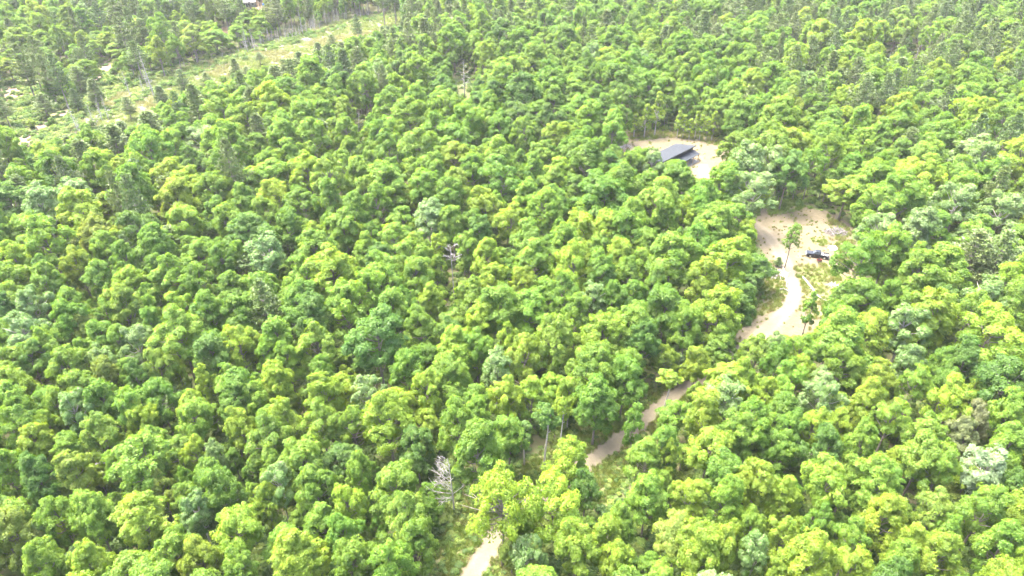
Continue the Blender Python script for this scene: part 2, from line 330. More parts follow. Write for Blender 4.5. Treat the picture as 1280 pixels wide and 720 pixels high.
VARS = []          # (name, H, Rc, crown mesh, trunk mesh)
def np_trunk(t, name, m): return t.mesh(name, m, True)
specs = [dict(shape='dome'), dict(shape='dome', nl=30, wild=.42), dict(shape='cone', nl=26, low=.24), dict(shape='vase', nl=22, low=.38), dict(shape='dome', nl=24, gap=.16, wild=.45),
         dict(shape='cone', nl=32, low=.2, wild=.36), dict(shape='cone', nl=24, low=.32, wild=.35, lr=.34), dict(shape='dome', nl=26, low=.36), dict(shape='dome', nl=26, gap=.12, wild=.5), dict(shape='cone', nl=20, spr=26, wild=.5, lr=.37)]
specs = specs + [dict(d, nl=int(d.get('nl', 26) * f), low=d.get('low', .3) + a) for d, f, a in zip(specs, (1.2, .8, 1.1, 1.3, 1.2, .8, 1.3, .75, .8, 1.4), (.06, -.04, .1, -.06, .05, .08, -.06, -.08, .06, .04))]
SH = 2 * ['round-topped', 'lumpy broad', 'pointed', 'flaring', 'gappy', 'full low-skirted', 'narrow pointed', 'domed', 'open-topped', 'lopsided']
def pack(kind, s):
    (V, F, vr), t = s
    return V, F, vr, t
for k, s in enumerate(specs):
    (V, F, vr), t = make_broadleaf(**s)
    cm = mesh_np('crown', V, F, [LEAF], vary=vr)
    VARS.append(dict(H=15.0, R=4.0, crown=cm, trunk=np_trunk(t, 'trunk', BARK), word=SH[k], raw=(V, F, vr), tm=t))
SVARS = []
for k, s in enumerate([dict(shape='dome', nl=24, gap=.14, low=.36, wild=.45), dict(shape='vase', nl=22, gap=.14, low=.4, wild=.45), dict(shape='cone', nl=24, gap=.08, low=.34, wild=.4)]):
    (V, F, vr), t = make_broadleaf(**s)
    SVARS.append(dict(H=15.0, R=4.0, crown=mesh_np('crown', V, F, [SLEAF], vary=vr), trunk=np_trunk(t, 'trunk', PALEBARK), word=['ragged', 'wispy', 'slender'][k], raw=(V, F, vr), tm=t))
PVARS = []
for k, s in enumerate([dict(Rc=3.4, low=.32, nw=13, dens=.75), dict(Rc=3.9, low=.42, nw=11, dens=.75), dict(Rc=2.6, low=.25, nw=16, dens=.8), dict(Rc=3.4, low=.5, nw=10, dens=.7)]):
    (V, F, vr), t = make_pine(**s)
    PVARS.append(dict(H=19.0, R=s.get('Rc', 3.1), crown=mesh_np('crown', V, F, [NEEDLE], vary=vr), trunk=np_trunk(t, 'trunk', BARK), word=['feathery', 'broad shaggy', 'narrow spired', 'high-crowned'][k], raw=(V, F, vr), tm=t))

TINT = dict(Y=(.162, .252, .026), L=(.125, .224, .027), M=(.097, .192, .023), D=(.076, .155, .026), S=(.116, .204, .045), O=(.152, .226, .036), W=(.20, .27, .135), P=(.115, .168, .050), G=(.128, .160, .068), N=(.090, .148, .045))
WORD = dict(Y='bright yellow-green', L='light green', M='mid-green', D='deep bluish-green', S='pale silvery-green', O='tan-tinted green', W='white-leaved', P='olive green', G='grey-brown', N='dark olive')
def tint(c):
    a = np.array(TINT[c]); k = rng.normal(0, .07); s = rng.normal(0, .05, 3)
    return np.clip(a * (1 + k * .8) * (1 + s * .5), .01, .9)

# ------------------------------------------------------------------ where the trees stand
# crowns as surveyed: x y radius class
HAND = """
12,590,24,L 50,600,26,D 93,592,24,O 45,552,24,Y 172,575,36,L 146,582,16,L 15,672,30,O 75,652,24,L 115,645,27,L 60,680,12,S 58,708,26,L 115,706,25,Y 180,645,32,Y 200,612,18,O 250,645,21,S 278,617,28,M 270,577,16,S 245,570,16,Y 235,606,12,M 220,692,26,L 252,702,24,Y 296,665,30,Y 300,711,22,L
340,555,28,L 378,578,28,L 345,588,18,L 350,612,20,S 332,628,20,Y 395,612,24,L 520,556,24,D 450,592,17,L 492,610,28,L 512,650,28,L 436,632,22,Y 430,667,24,M 520,675,28,L 546,655,16,L 370,692,34,Y 440,702,24,L 492,708,28,L 598,566,34,M 570,592,15,M
712,578,26,Y 732,610,20,D 660,692,22,S 720,682,30,Y 757,670,24,Y 776,650,20,L 772,702,22,Y 806,571,24,L 837,572,14,Y 810,622,26,L 832,551,24,M 886,560,26,Y 916,546,24,L 905,592,26,M 862,622,24,Y 906,632,24,L 926,612,18,Y 951,602,24,Y 846,672,28,O 872,692,32,Y 902,686,26,Y 945,692,22,S 917,668,14,Y 937,663,18,L
975,560,20,M 1030,566,26,D 1075,556,22,L 1030,607,30,Y 981,617,22,Y 1090,606,30,L 1110,642,30,Y 1136,677,24,Y 1060,600,20,L 1150,577,30,L 1172,592,24,L 1228,590,27,W 1230,637,28,L 1165,646,24,O 1182,667,22,L 1025,656,18,M 1062,681,22,L 976,672,20,Y 1010,702,34,Y 974,712,20,Y 1176,692,28,Y 1126,702,22,L 1256,682,30,L 1267,714,16,Y 1200,546,20,G 1260,561,26,L 1267,612,22,D
20,381,18,L 8,396,18,D 47,392,18,S 33,421,22,S 66,432,18,L 88,382,16,L 90,406,18,M 106,411,14,O 128,421,20,L 150,432,18,L 173,436,20,S 86,461,24,L 105,441,16,M 40,452,24,M 14,461,24,L 60,441,20,L 132,471,19,O 161,466,16,L 172,476,18,D 201,461,20,L 222,463,12,Y 226,421,26,L 265,441,28,D 301,436,22,Y 226,391,16,Y 260,391,22,M 300,391,20,M 160,386,18,L 136,396,14,M 186,386,12,L 191,406,15,M 20,511,26,L 30,541,26,M 75,511,16,L 100,521,22,S 60,531,14,L 131,506,24,M 171,521,24,L 201,501,22,M 181,531,20,Y 241,511,20,Y 256,481,14,Y 296,491,28,M 316,501,20,L 245,531,22,L 301,536,20,Y
331,386,20,P 376,381,22,M 391,401,20,D 431,386,24,L 461,371,20,L 346,421,20,L 396,431,26,L 336,441,18,L 361,451,20,L 345,481,22,Y 406,466,16,M 472,427,31,D 491,391,20,L 526,411,20,L 561,391,18,Y 571,431,28,Y 596,441,20,L 511,461,24,M 561,471,26,L 536,491,22,Y 406,501,26,Y 461,491,20,S 356,531,24,Y 401,531,24,L 441,531,22,L 485,527,33,Y 601,401,18,Y 626,386,26,L 637,430,16,Y 632,502,20,Y 596,521,17,L
661,386,22,L 658,447,27,Y 691,426,26,L 706,376,18,M 742,376,16,S 766,376,16,M 791,371,18,M 831,386,26,M 751,421,24,Y 741,461,30,L 781,471,25,M 791,411,22,L 802,431,22,D 745,501,28,M 896,391,25,Y 921,381,18,D 858,411,18,L 901,426,20,L 871,456,18,Y 906,481,32,Y 926,471,20,Y 841,521,22,L 881,521,26,Y 941,531,28,L 946,441,22,L 956,491,18,Y
985,426,20,M 1001,441,22,L 1051,421,30,L 1091,411,20,Y 1076,381,22,M 1111,376,14,L 1131,411,24,S 1146,421,18,L 1166,401,26,Y 1141,386,18,L 1241,416,30,Y 1226,381,20,S 1266,381,24,L 1051,461,22,L 1001,466,16,Y 971,456,18,M 1096,476,24,Y 1136,461,22,S 1141,486,20,L 1201,456,26,D 1251,481,34,D 1181,461,20,M 1186,506,28,Y 1216,496,16,Y 1031,501,22,S 1086,501,24,Y 1111,526,24,L 976,511,24,M 1016,536,22,Y 986,541,20,M 1215,531,20,G 1256,521,26,L
335,206,16,L 385,221,18,Y 341,246,18,Y 431,211,14,L 481,226,26,L 456,246,16,L 531,236,20,L 571,236,16,Y 606,256,18,Y 589,216,16,L 536,271,20,S 566,281,16,L 601,291,16,D 431,286,20,L 441,291,12,Y 361,286,18,M 396,311,22,L 416,341,26,Y 381,346,20,L 336,321,20,S 491,301,18,L 521,311,18,L 609,321,18,Y 481,346,22,L 521,351,18,L 616,351,16,Y
666,216,14,M 691,226,16,L 661,246,16,L 736,206,22,M 756,241,30,M 776,236,22,M 681,266,18,L 736,261,14,Y 826,256,24,L 811,236,16,L 846,226,20,M 871,241,20,L 902,231,22,L 941,241,21,S 936,208,22,S 896,281,20,L 871,271,14,M 856,271,14,Y 726,286,18,Y 756,291,18,Y 781,291,22,L 806,311,16,L 821,286,12,M 841,321,26,L 871,306,20,M 891,286,22,L 911,331,24,Y 943,338,23,D 776,321,16,Y 804,331,14,L 746,331,14,L 716,326,16,Y 661,301,22,L 706,306,18,L 666,331,20,L
1058,240,20,Y 1095,225,24,L 1100,262,24,L 1125,250,24,L 1150,225,22,Y 1075,325,28,M 1110,315,22,L 1145,345,24,L 1175,335,26,L 1215,320,22,P 1195,225,20,L 1225,200,22,S 1250,262,20,S 1145,290,22,S 1190,260,20,S 1220,295,18,L 1250,320,22,P 1010,345,0,L 1060,375,20,M 1240,230,20,M 985,215,18,D 1160,195,20,L 1270,200,20,Y 960,205,18,S 813,211,14,S 836,216,13,L 848,211,11,L 798,207,14,L 786,214,14,L 826,222,13,M
"""
SHADOW_TREES = []
def tree_at(px, py, rpx):
    """crown seen at px,py with radius rpx -> base, height, crown radius"""
    H = 15.0
    for _ in range(3):
        c = G(px, py, H * .66); w = PX(c)[2]; r = rpx * w / FPX
        H = float(np.clip(8.8 + r * 2.05, 9, 22.0))
    return c[0], c[1], H, r
def seg_dist(p, poly):
    P = np.asarray(poly, float); Q = np.roll(P, -1, 0); d = Q - P
    t = np.clip(((p - P) * d).sum(1) / (d * d).sum(1), 0, 1); return float(np.sqrt((((P + d * t[:, None]) - p) ** 2).sum(1).min()))
def inside(p, poly):
    c = False; n = len(poly)
    for i in range(n):
        (x1, y1), (x2, y2) = poly[i], poly[(i + 1) % n]
        if (y1 > p[1]) != (y2 > p[1]) and p[0] < (x2 - x1) * (p[1] - y1) / (y2 - y1) + x1: c = not c
    return c
# openings: no crown stands in the line from the survey point to them (they were seen open)
OPEN = [[(952, 268), (985, 262), (1040, 270), (1050, 290), (1040, 303), (1037, 350), (1028, 378), (1018, 405), (985, 412), (940, 418), (930, 408), (945, 385), (965, 372), (960, 350), (955, 325), (948, 300)],
        [(780, 172), (830, 166), (880, 170), (905, 180), (893, 215), (864, 222), (858, 204), (847, 197), (829, 203), (823, 198), (822, 188), (812, 184), (785, 181)],
        [(738, 575), (765, 550), (768, 565), (748, 590)], [(795, 532), (815, 512), (832, 505), (830, 520), (806, 547)], [(845, 492), (857, 481), (855, 494), (846, 500)], [(905, 452), (925, 445), (920, 455)],
        [(560, 720), (585, 685), (612, 692), (618, 720)], [(535, 712), (552, 640), (572, 605), (590, 620), (570, 660), (552, 712)], [(660, 575), (700, 555), (718, 535), (690, 530), (660, 550)], [(745, 605), (765, 580), (782, 580), (788, 600), (765, 620)],
        [(150, 150), (112, 148), (135, 122), (185, 105), (240, 86), (275, 74), (330, 56), (420, 29), (500, 15), (503, 26), (430, 46), (385, 66), (310, 84), (235, 106), (160, 143)],
        [(0, 112), (25, 115), (28, 122), (10, 130), (0, 128)], [(128, 98), (130, 72), (140, 76), (135, 98)], [(30, 176), (58, 152), (62, 160), (36, 184)], [(305, 1), (330, 1), (330, 9), (304, 9)], [(276, 35), (284, 34), (284, 41)], [(60, 135), (125, 108), (148, 118), (112, 146), (78, 168)], [(0, 125), (40, 112), (62, 128), (30, 150), (0, 150)], [(998, 254), (1010, 222), (1018, 224), (1008, 256)], [(541, 580), (556, 570), (570, 580), (576, 640), (564, 640)], [(566, 340), (570, 376), (562, 376), (558, 340)], [(566, 86), (580, 78), (594, 88), (586, 118), (576, 118)], [(444, 142), (454, 142), (453, 170), (447, 170)], [(1138, 54), (1149, 54), (1147, 74), (1140, 74)], [(1105, 64), (1118, 64), (1112, 74)]]
FOOT = [np.array(GP(q)) for q in (CLEAR_PX, HOUSE_PX, MARSH_PX)]
FOOT[2] = np.array(GP([(110, 165), (135, 120), (185, 103), (240, 83), (275, 71), (330, 53), (420, 27), (500, 12), (515, 16), (430, 56), (385, 76), (310, 96), (235, 120), (170, 158)]))
trk = np.array(GP(TRACK_PX))
def track_dist(p):
    P = trk[:-1]; Q = trk[1:]; d = Q - P; t = np.clip(((p - P) * d).sum(1) / (d * d).sum(1), 0, 1)
    return float(np.sqrt((((P + d * t[:, None]) - p) ** 2).sum(1).min()))
OB = [(min(x for x, _ in q) - 40, min(y for _, y in q) - 40, max(x for x, _ in q) + 40, max(y for _, y in q) + 40) for q in OPEN]
def blocks(x, y, H, r, k=.85):
    for f, rf in ((.35, .8), (.6, 1), (.85, .75), (.98, .25)):
        u, v, w = PX((x, y, H * f)); rp = r * rf * FPX / w * k
        for q, b in zip(OPEN, OB):
            if b[0] < u < b[2] and b[1] < v < b[3] and (inside((u, v), q) or seg_dist(np.array([u, v]), q) < rp): return True
    return False
trees = []     # dict(x,y,H,r,c,kind,hand)
for s in HAND.split():
    x, y, r, c = s.split(','); 
    if float(r) == 0: continue
    bx, by, H, rr = tree_at(float(x), float(y), float(r) * (1.25 if float(y) < 430 else 1.04)); bad = False
    for hf in (.66, .56, .46, .36):            # a crown seen over an opening is a lower tree rooted outside it
        q = G(float(x), float(y), H * hf); uv = PX((q[0], q[1], 0)); bad = any(inside(uv[:2], o) for o in OPEN[:8]) or blocks(q[0], q[1], H * hf / .66, rr, .5)
        if not bad: bx, by, H = q[0], q[1], H * hf / .66; break
    if bad: continue
    trees.append(dict(x=bx, y=by, H=H * rng.uniform(.93, 1.07), r=rr, c=c, hand=True, kind='pine' if c == 'P' else 'silver' if c in 'SW' else 'leafy'))
cells = {}
def cell_add(t): cells.setdefault((int(t['x'] // 10), int(t['y'] // 10)), []).append(t)
for t in trees: cell_add(t)
def near_ok(x, y, r, k=.82):
    cx, cyy = int(x // 10), int(y // 10)
    for i in (-1, 0, 1):
        for j in (-1, 0, 1):
            for t in cells.get((cx + i, cyy + j), ()):
                if (t['x'] - x) ** 2 + (t['y'] - y) ** 2 < (k * (t['r'] + r)) ** 2: return False
    return True
def noise2(x, y): return math.sin(x * .031 + 1.3 * math.sin(y * .023)) * math.cos(y * .037 + 1.1 * math.sin(x * .019 + 2))
def p_pine(u, v):
    edge = 178 - u * .325                      # lower edge of the marsh
    if u < 600 and v < 190 and edge - 20 < v < edge + 62 and u > 60: return .55
    if u < 200 and 50 < v < 190: return .05
    if u < 560 and v < 28: return .22
    if u < 560 and v < 175: return .08
    if u < 330 and v < 340: return .10
    if u > 930 and v < 150: return .3
    if u > 600 and v < 70: return .2
    if u > 1130 and 150 < v < 420: return .09
    return 0
def leaf_class(u, v, x, y):
    n = noise2(x, y); q = rng.random()
    if u > 640 and v > 400: w = dict(Y=.42, L=.38, M=.12, D=.03, S=.04, O=.01)
    elif v > 420: w = dict(Y=.2, L=.5, M=.2, D=.05, S=.04, O=.01)
    elif u > 930: w = dict(Y=.16, L=.46, M=.22, D=.05, S=.10 if v > 160 else .02, O=.01)
    elif u > 450 and v < 200: w = dict(Y=.06, L=.42, M=.4, D=.1, S=.02, O=0)
    elif u < 320: w = dict(Y=.14, L=.48, M=.26, D=.06, S=.05, O=.01)
    else: w = dict(Y=.18, L=.48, M=.26, D=.05, S=.02, O=.01)
    if n > .3: w['Y'] *= 1.5
    if n < -.3: w['M'] *= 1.5; w['D'] *= 1.5
    s = sum(w.values()); a = 0
    for k, p in w.items():
        a += p / s
        if q < a: return k
    return 'L'
for big in (1, 2, 3):
    for _ in range(30000 if big == 1 else 22000 if big == 2 else 36000):
        y = 48 + 560 * rng.random() ** 0.95
        hw = (y * .70 + 60); x = rng.uniform(-hw, hw)
        far = min(1, max(0, (y - 120) / 250))
        r = (rng.uniform(4.2, 6.9) if y > 150 else rng.uniform(3.4, 5.4)) if big == 1 else rng.uniform(2.6, 3.7) if big == 2 else rng.uniform(1.7, 2.3)
        if not near_ok(x, y, r, .78 if big == 1 else .74 if big == 2 else .70): continue
        p = np.array([x, y]); u, v, w = PX((x, y, 9))
        if any(inside(p, q) for q in FOOT) or track_dist(p) < 3.2: continue
        pine = rng.random() < p_pine(u, v)
        lowl = u < 190 and 60 < v < 180          # brushy low ground: small trees
        H = float(np.clip(9 + r * 1.95, 9.5, 21.5) * rng.uniform(.82, 1.18))
        if big == 2: H *= .85
        if pine: H = rng.uniform(17, 25); r = rng.uniform(3.0, 4.6)
        if lowl and not pine:
            if rng.random() < .85: continue
            H *= .55; r *= .8
        if u < 330 and v < 62 + (u - 100) * -.05 and u > 110 and not pine and v > 25: H *= .62
        if big == 3: H *= .6
        if y > 130 or True:
            if blocks(x, y, H, r): continue
        c = ('P' if rng.random() < .75 else 'N' if rng.random() < .8 else 'G') if pine else leaf_class(u, v, x, y)
        t = dict(x=x, y=y, H=H, r=r, c=c, hand=False, kind='pine' if pine else 'silver' if c == 'S' else 'leafy'); trees.append(t); cell_add(t)
for t in trees:
    t['u'], t['v'], w = PX((t['x'], t['y'], t['H'] * .66)); t['rp'] = t['r'] * FPX / w
    t['in'] = -12 < t['u'] < 1292 and -8 < t['v'] < 728
    t['rz'] = rng.uniform(0, 6.283); t['tint'] = tint(t['c'])
    vs = PVARS if t['kind'] == 'pine' else SVARS if t['kind'] == 'silver' else VARS
    t['var'] = int(rng.integers(len(vs))); vv = vs[t['var']]
    k = t['r'] / vv['R']; q = rng.uniform(.9, 1.12); t['scl'] = (k * 1.04 * q, k * 1.04 / q, t['H'] / vv['H'])

# ------------------------------------------------------------------ labels
TENS = ['', 'ten', 'twenty', 'thirty', 'forty', 'fifty', 'sixty', 'seventy', 'eighty', 'ninety']
ONES = ['', 'one', 'two', 'three', 'four', 'five', 'six', 'seven', 'eight', 'nine', 'ten', 'eleven', 'twelve', 'thirteen', 'fourteen', 'fifteen', 'sixteen', 'seventeen', 'eighteen', 'nineteen']
def num(n):
    n = int(min(99, max(1, n)))
    if n < 20: return ONES[n]
    return TENS[n // 10] + ('-' + ONES[n % 10] if n % 10 else '')
MARKS = [(557, 605, 'the bleached dead tree'), (485, 527, 'the big yellowest tree'), (1228, 590, 'the white-leaved tree'), (598, 700, 'the track at the frame bottom'), (757, 565, 'the open sandy track'),
         (815, 525, 'the narrow track bend'), (1021, 318, 'the black pickup'), (845, 192, 'the metal roof'), (577, 98, 'the pale dead tree'), (563, 330, 'the half-dead tree'), (250, 645, 'the white-flecked tree'), (168, 367, 'the grey branch tangle')]
USED = set()
def tree_label(t, word, noun):
    size = 'huge' if t['r'] > 5 else 'large' if t['r'] > 4.2 else 'medium-sized' if t['r'] > 3.0 else 'small'
    col = WORD[t['c']]
    cands = []
    for mx, my, nm in MARKS:
        dx, dy = t['u'] - mx, t['v'] - my
        d = math.hypot(dx, dy)
        if 8 < d < 34 + t['rp']:
            if abs(dx) > abs(dy): rel = 'just ' + ('right' if dx > 0 else 'left') + ' of'
            else: rel = 'right in front of' if dy > 0 else 'right behind'
            cands.append((d, f'{size} {word} {col} {noun} {rel} {nm}'))
    cands = [c for _, c in sorted(cands)]
    cands.append(f"{size} {word} {col} {noun}, {num(t['u'] / 12.8)} percent across and {num(t['v'] / 7.2)} percent down the photo")
    cands.append(f"{word} {col} {noun} centred {num(t['u'] / 12.8)} percent across and {num(t['v'] / 7.2)} percent down the photo")
    for c in cands:
        if c not in USED: USED.add(c); return c
    return cands[-1]

# ------------------------------------------------------------------ individual trees
def place_tree(name, vv, loc, rz, scl, tnt, label, cat, group, tilt=0.0):
    o = empty(name, loc, rz, label, cat, group); o.scale = scl; o.rotation_euler = (tilt, 0, rz)
    tr = link('trunk', vv['trunk'], o); cr = link('crown', vv['crown'], o)
    cr['tint'] = [float(c) for c in tnt]
    return o
def pick(kind, n):
    L = [t for t in trees if t['kind'] == kind and t['in']]; L.sort(key=lambda t: -t['rp'] * (1.15 if t['hand'] else 1)); return L[:n]
indiv = set()
for kind, n, nm, cat, noun, grp, vs in (('leafy', 300, 'broadleaf_tree', 'broadleaf tree', 'leafy tree', 'broadleaf trees of the near forest', VARS), ('silver', 110, 'silver_leaved_tree', 'silver-leaved tree', 'pale-leaved tree', 'silvery pale trees scattered through the forest', SVARS), ('pine', 200, 'pine_tree', 'pine', 'pine', 'pines rising among the broadleaf trees', PVARS)):
    for t in pick(kind, n):
        indiv.add(id(t)); vv = vs[t['var']]
        place_tree(nm, vv, (t['x'], t['y'], 0), t['rz'], t['scl'], t['tint'], tree_label(t, vv['word'], noun), cat, grp)

# ------------------------------------------------------------------ the mass of farther trees, and other stuff nobody counts
def scatter(name, metas, pts, label):
    """pts: list of (x,y,z, rz, scale3, tint, variant). Instances belong to this one object."""
    me = bpy.data.meshes.new(name); n = len(pts)
    me.vertices.add(n); me.vertices.foreach_set('co', np.array([p[:3] for p in pts], np.float32).ravel())
    for an, ty, dat, key in (('rot', 'FLOAT_VECTOR', [(0, 0, p[3]) for p in pts], 'vector'), ('scl', 'FLOAT_VECTOR', [p[4] for p in pts], 'vector'), ('var', 'INT', [p[6] for p in pts], 'value')):
        a = me.attributes.new(an, ty, 'POINT'); a.data.foreach_set(key, np.array(dat, np.int32 if ty == 'INT' else np.float32).ravel())
    a = me.attributes.new('tint', 'FLOAT_COLOR', 'POINT'); a.data.foreach_set('color', np.array([(*p[5], 1) for p in pts], np.float32).ravel())
    o = tag(link(name, me), label, None, None, 'stuff')
    ng = bpy.data.node_groups.new(name, 'GeometryNodeTree')
    ng.interface.new_socket('Geometry', in_out='INPUT', socket_type='NodeSocketGeometry'); ng.interface.new_socket('Geometry', in_out='OUTPUT', socket_type='NodeSocketGeometry')
    N = ng.nodes; L = ng.links; gi = N.new('NodeGroupInput'); go = N.new('NodeGroupOutput')
    m2p = N.new('GeometryNodeMeshToPoints'); L.new(gi.outputs[0], m2p.inputs[0])
    jn = N.new('GeometryNodeJoinGeometry')
    for m in metas:
        src = bpy.data.objects.new('source', m); oi = N.new('GeometryNodeObjectInfo'); oi.inputs['Object'].default_value = src
        g2i = N.new('GeometryNodeGeometryToInstance'); L.new(oi.outputs['Geometry'], g2i.inputs[0]); L.new(g2i.outputs[0], jn.inputs[0])
    iop = N.new('GeometryNodeInstanceOnPoints'); iop.inputs['Pick Instance'].default_value = True
    L.new(m2p.outputs[0], iop.inputs['Points']); L.new(jn.outputs[0], iop.inputs['Instance'])
    def na(nm, ty):
        a = N.new('GeometryNodeInputNamedAttribute'); a.data_type = ty; a.inputs['Name'].default_value = nm; return a.outputs['Attribute']
    L.new(na('var', 'INT'), iop.inputs['Instance Index']); L.new(na('rot', 'FLOAT_VECTOR'), iop.inputs['Rotation']); L.new(na('scl', 'FLOAT_VECTOR'), iop.inputs['Scale'])
    L.new(iop.outputs[0], go.inputs[0])
    md = o.modifiers.new('scatter', 'NODES'); md.node_group = ng
    return o
def joined(vv, lm, bm_):
    V, F, vr = vv['raw']; tm = vv['tm']; TV = np.vstack(tm.v); F2 = [f if len(f) == 4 else None for f in tm.f]; F2 = np.array([f for f in F2 if f is not None]) + len(V)
    return mesh_np('tree', np.vstack([V, TV]), np.vstack([F, F2]), [lm, bm_], mi=np.r_[np.zeros(len(F)), np.ones(len(F2))], vary=np.r_[vr, np.full(len(TV), .5)])
JV = [joined(v, LEAF, BARK) for v in VARS]; JP = [joined(v, NEEDLE, BARK) for v in PVARS]; JS = [joined(v, SLEAF, PALEBARK) for v in SVARS]
allm = JV + JS + JP; off = dict(leafy=0, silver=len(JV), pine=len(JV) + len(JS))
rest = [t for t in trees if id(t) not in indiv]
# joined instances come out in reverse link order or link order; shapes are drawn from each kind's own object so the order does not matter
for kind, J, nm, lb in (('leafy', JV, 'forest', 'the green mass of farther broadleaf trees covering the land'), ('pine', JP, 'pine_woods', 'olive mass of farther pines beyond the marsh and top right'), ('silver', JS, 'pale_woods', 'scattered farther pale-leaved trees within the forest')):
    pts = [(t['x'], t['y'], 0, t['rz'], t['scl'], t['tint'], t['var']) for t in rest if t['kind'] == kind]
    if pts: scatter(nm, J, pts, lb)
print('TREES', len(trees), len(indiv), {k: sum(t['kind'] == k for t in trees) for k in ('leafy', 'silver', 'pine')})

# bushes, weeds, grass tufts
def make_bush(Rb, H, n, leaf):
    d = sphere_dirs(n, 0); k = rng.uniform(.5, 1, n)[:, None] ** .5
    lob = sphere_dirs(6, .1) * np.array([.55, .55, .5]); li = rng.integers(6, size=n)
    C = (lob[li] + d * k * .55) * np.array([Rb, Rb, H]); C[:, 2] = np.abs(C[:, 2]) + .05
    V, F, vr = leaves_mesh('b', C, d + np.array([0, 0, .5]) + rng.normal(0, .35, (n, 3)), leaf, leaf * .7, np.clip(rng.normal(.5, .2, n), 0, 1), BUSH)
    return mesh_np('bush', V, F, [BUSH], vary=vr)
def make_tuft(n, H, spread, w):
    a = rng.uniform(0, 6.283, n); b = np.stack([np.cos(a), np.sin(a)], 1) * (rng.random(n) ** .5)[:, None] * spread
    t = b + rng.normal(0, H * .45, (n, 2)); h = H * rng.uniform(.5, 1.2, n)
    s = np.stack([-np.sin(a), np.cos(a)], 1) * w
    z = np.zeros(n)
    V = np.stack([np.c_[b - s, z], np.c_[b + s, z], np.c_[t + s * .3, h], np.c_[t - s * .3, h]], 1).reshape(-1, 3)
    return mesh_np('tuft', V, np.arange(4 * n).reshape(n, 4), [BUSH], vary=np.repeat(np.clip(rng.normal(.5, .2, n), 0, 1), 4))
BUSHES = [make_bush(1.0, .9, 420, .3), make_bush(1.2, 1.3, 520, .32), make_bush(.8, .6, 300, .26)]
TUFTS = [make_tuft(60, .45, .55, .035), make_tuft(80, .7, .7, .04)]
def pts_in(poly, n):
    P = np.asarray(poly); lo, hi = P.min(0), P.max(0); out = []
    while len(out) < n:
        q = rng.uniform(lo, hi)
        if inside(q, P): out.append(q)
    return out
open_polys = [np.array(GP(q)) for q in (CLEAR_PX, HOUSE_PX)]
pts = []
for _ in range(30000):
    y = 52 + 330 * rng.random() ** 1.3; hw = y * .7 + 30; x = rng.uniform(-hw, hw); p = np.array([x, y]); td = track_dist(p)
    if td < 2.2 or inside(p, FOOT[2]): continue
    if any(inside(p, q) for q in open_polys): continue
    near = td < 9
    s = rng.uniform(.25, .75) if near else rng.uniform(.6, 1.6)
    c = np.array([(.10, .165, .03), (.08, .14, .03), (.14, .20, .04), (.06, .115, .028)][rng.integers(4)]) * rng.uniform(.8, 1.2)
    pts.append((x, y, 0, rng.uniform(0, 6.28), (s, s, s * rng.uniform(.6, 1.2)), c, int(rng.integers(3))))
for _ in range(9000):
    q = trk[rng.integers(len(trk) - 1)]; i = int(rng.integers(len(trk) - 1)); p = trk[i] + (trk[i + 1] - trk[i]) * rng.random() + rng.normal(0, 4.5, 2); td = track_dist(p)
    if td < 1.9 or td > 11 or any(inside(p, qq) for qq in open_polys): continue
    s = rng.uniform(.15, .55) * (.6 + td * .08); c = np.array([(.12, .185, .035), (.09, .155, .03), (.16, .215, .05), (.075, .13, .03)][rng.integers(4)]) * rng.uniform(.75, 1.2)
    pts.append((p[0], p[1], 0, rng.uniform(0, 6.28), (s * rng.uniform(.7, 1.5), s, s * rng.uniform(.5, 1.3)), c, int(rng.integers(3))))
scatter('undergrowth', BUSHES, pts, 'low leafy undergrowth covering the forest floor and the track verges')
pts = []
low = np.array(GP(LOWLAND_PX)); tr2 = np.array(GP([(185, 55), (150, 57), (136, 62), (131, 72), (133, 84), (128, 95), (118, 104)])); tr3 = np.array(GP([(85, 138), (72, 146), (58, 154), (42, 165), (30, 180), (26, 195)]))
dpoly = np.array(GP([(-45, 104), (-10, 107), (24, 110), (44, 117), (22, 124), (10, 138), (-30, 134)]))
def pl_dist(p, T):
    P = T[:-1]; Q = T[1:]; d = Q - P; t = np.clip(((p - P) * d).sum(1) / (d * d).sum(1), 0, 1); return float(np.sqrt((((P + d * t[:, None]) - p) ** 2).sum(1).min()))
for p in pts_in(low, 2600):
    if pl_dist(p, tr2) < 4 or pl_dist(p, tr3) < 4 or inside(p, dpoly): continue
    s = rng.uniform(.6, 2.0); c = np.array([(.10, .165, .03), (.075, .14, .03), (.14, .19, .05)][rng.integers(3)]) * rng.uniform(.85, 1.2)
    pts.append((p[0], p[1], 0, rng.uniform(0, 6.28), (s, s, s), c, int(rng.integers(3))))
for _ in range(1500):
    u = rng.uniform(100, 515); lowe = rng.random() < .5
    v = np.interp(u, [100, 150, 240, 330, 420, 500], [165, 132, 92, 60, 34, 17]) if not lowe else np.interp(u, [110, 170, 255, 330, 400, 470, 540], [190, 170, 136, 106, 86, 58, 36])
    p = G(u, v + rng.normal(0, 3.0)); q = rng.uniform(.5, 1.7)
    pts.append((p[0], p[1], 0, rng.uniform(0, 6.28), (q, q, q), np.array([(.10, .17, .03), (.08, .15, .03), (.13, .19, .05)][rng.integers(3)]) * rng.uniform(.8, 1.2), int(rng.integers(3))))
scatter('brush_cover', BUSHES, pts, 'pale green brush covering the low ground by the marsh')
pts = []
mp = np.array(GP(MARSH_PX))
for p in pts_in(mp, 5200):
    n = noise2(p[0] * 3, p[1] * 3); s = rng.uniform(1.0, 2.6)
    c = np.array((.14, .185, .06) if n > -.3 else (.16, .17, .08)) * rng.uniform(.8, 1.2)
    pts.append((p[0], p[1], 0, rng.uniform(0, 6.28), (s, s, s * .6), c, int(rng.integers(2))))
scatter('marsh_grass', TUFTS, pts, 'yellow green sedge tufts over the marsh')
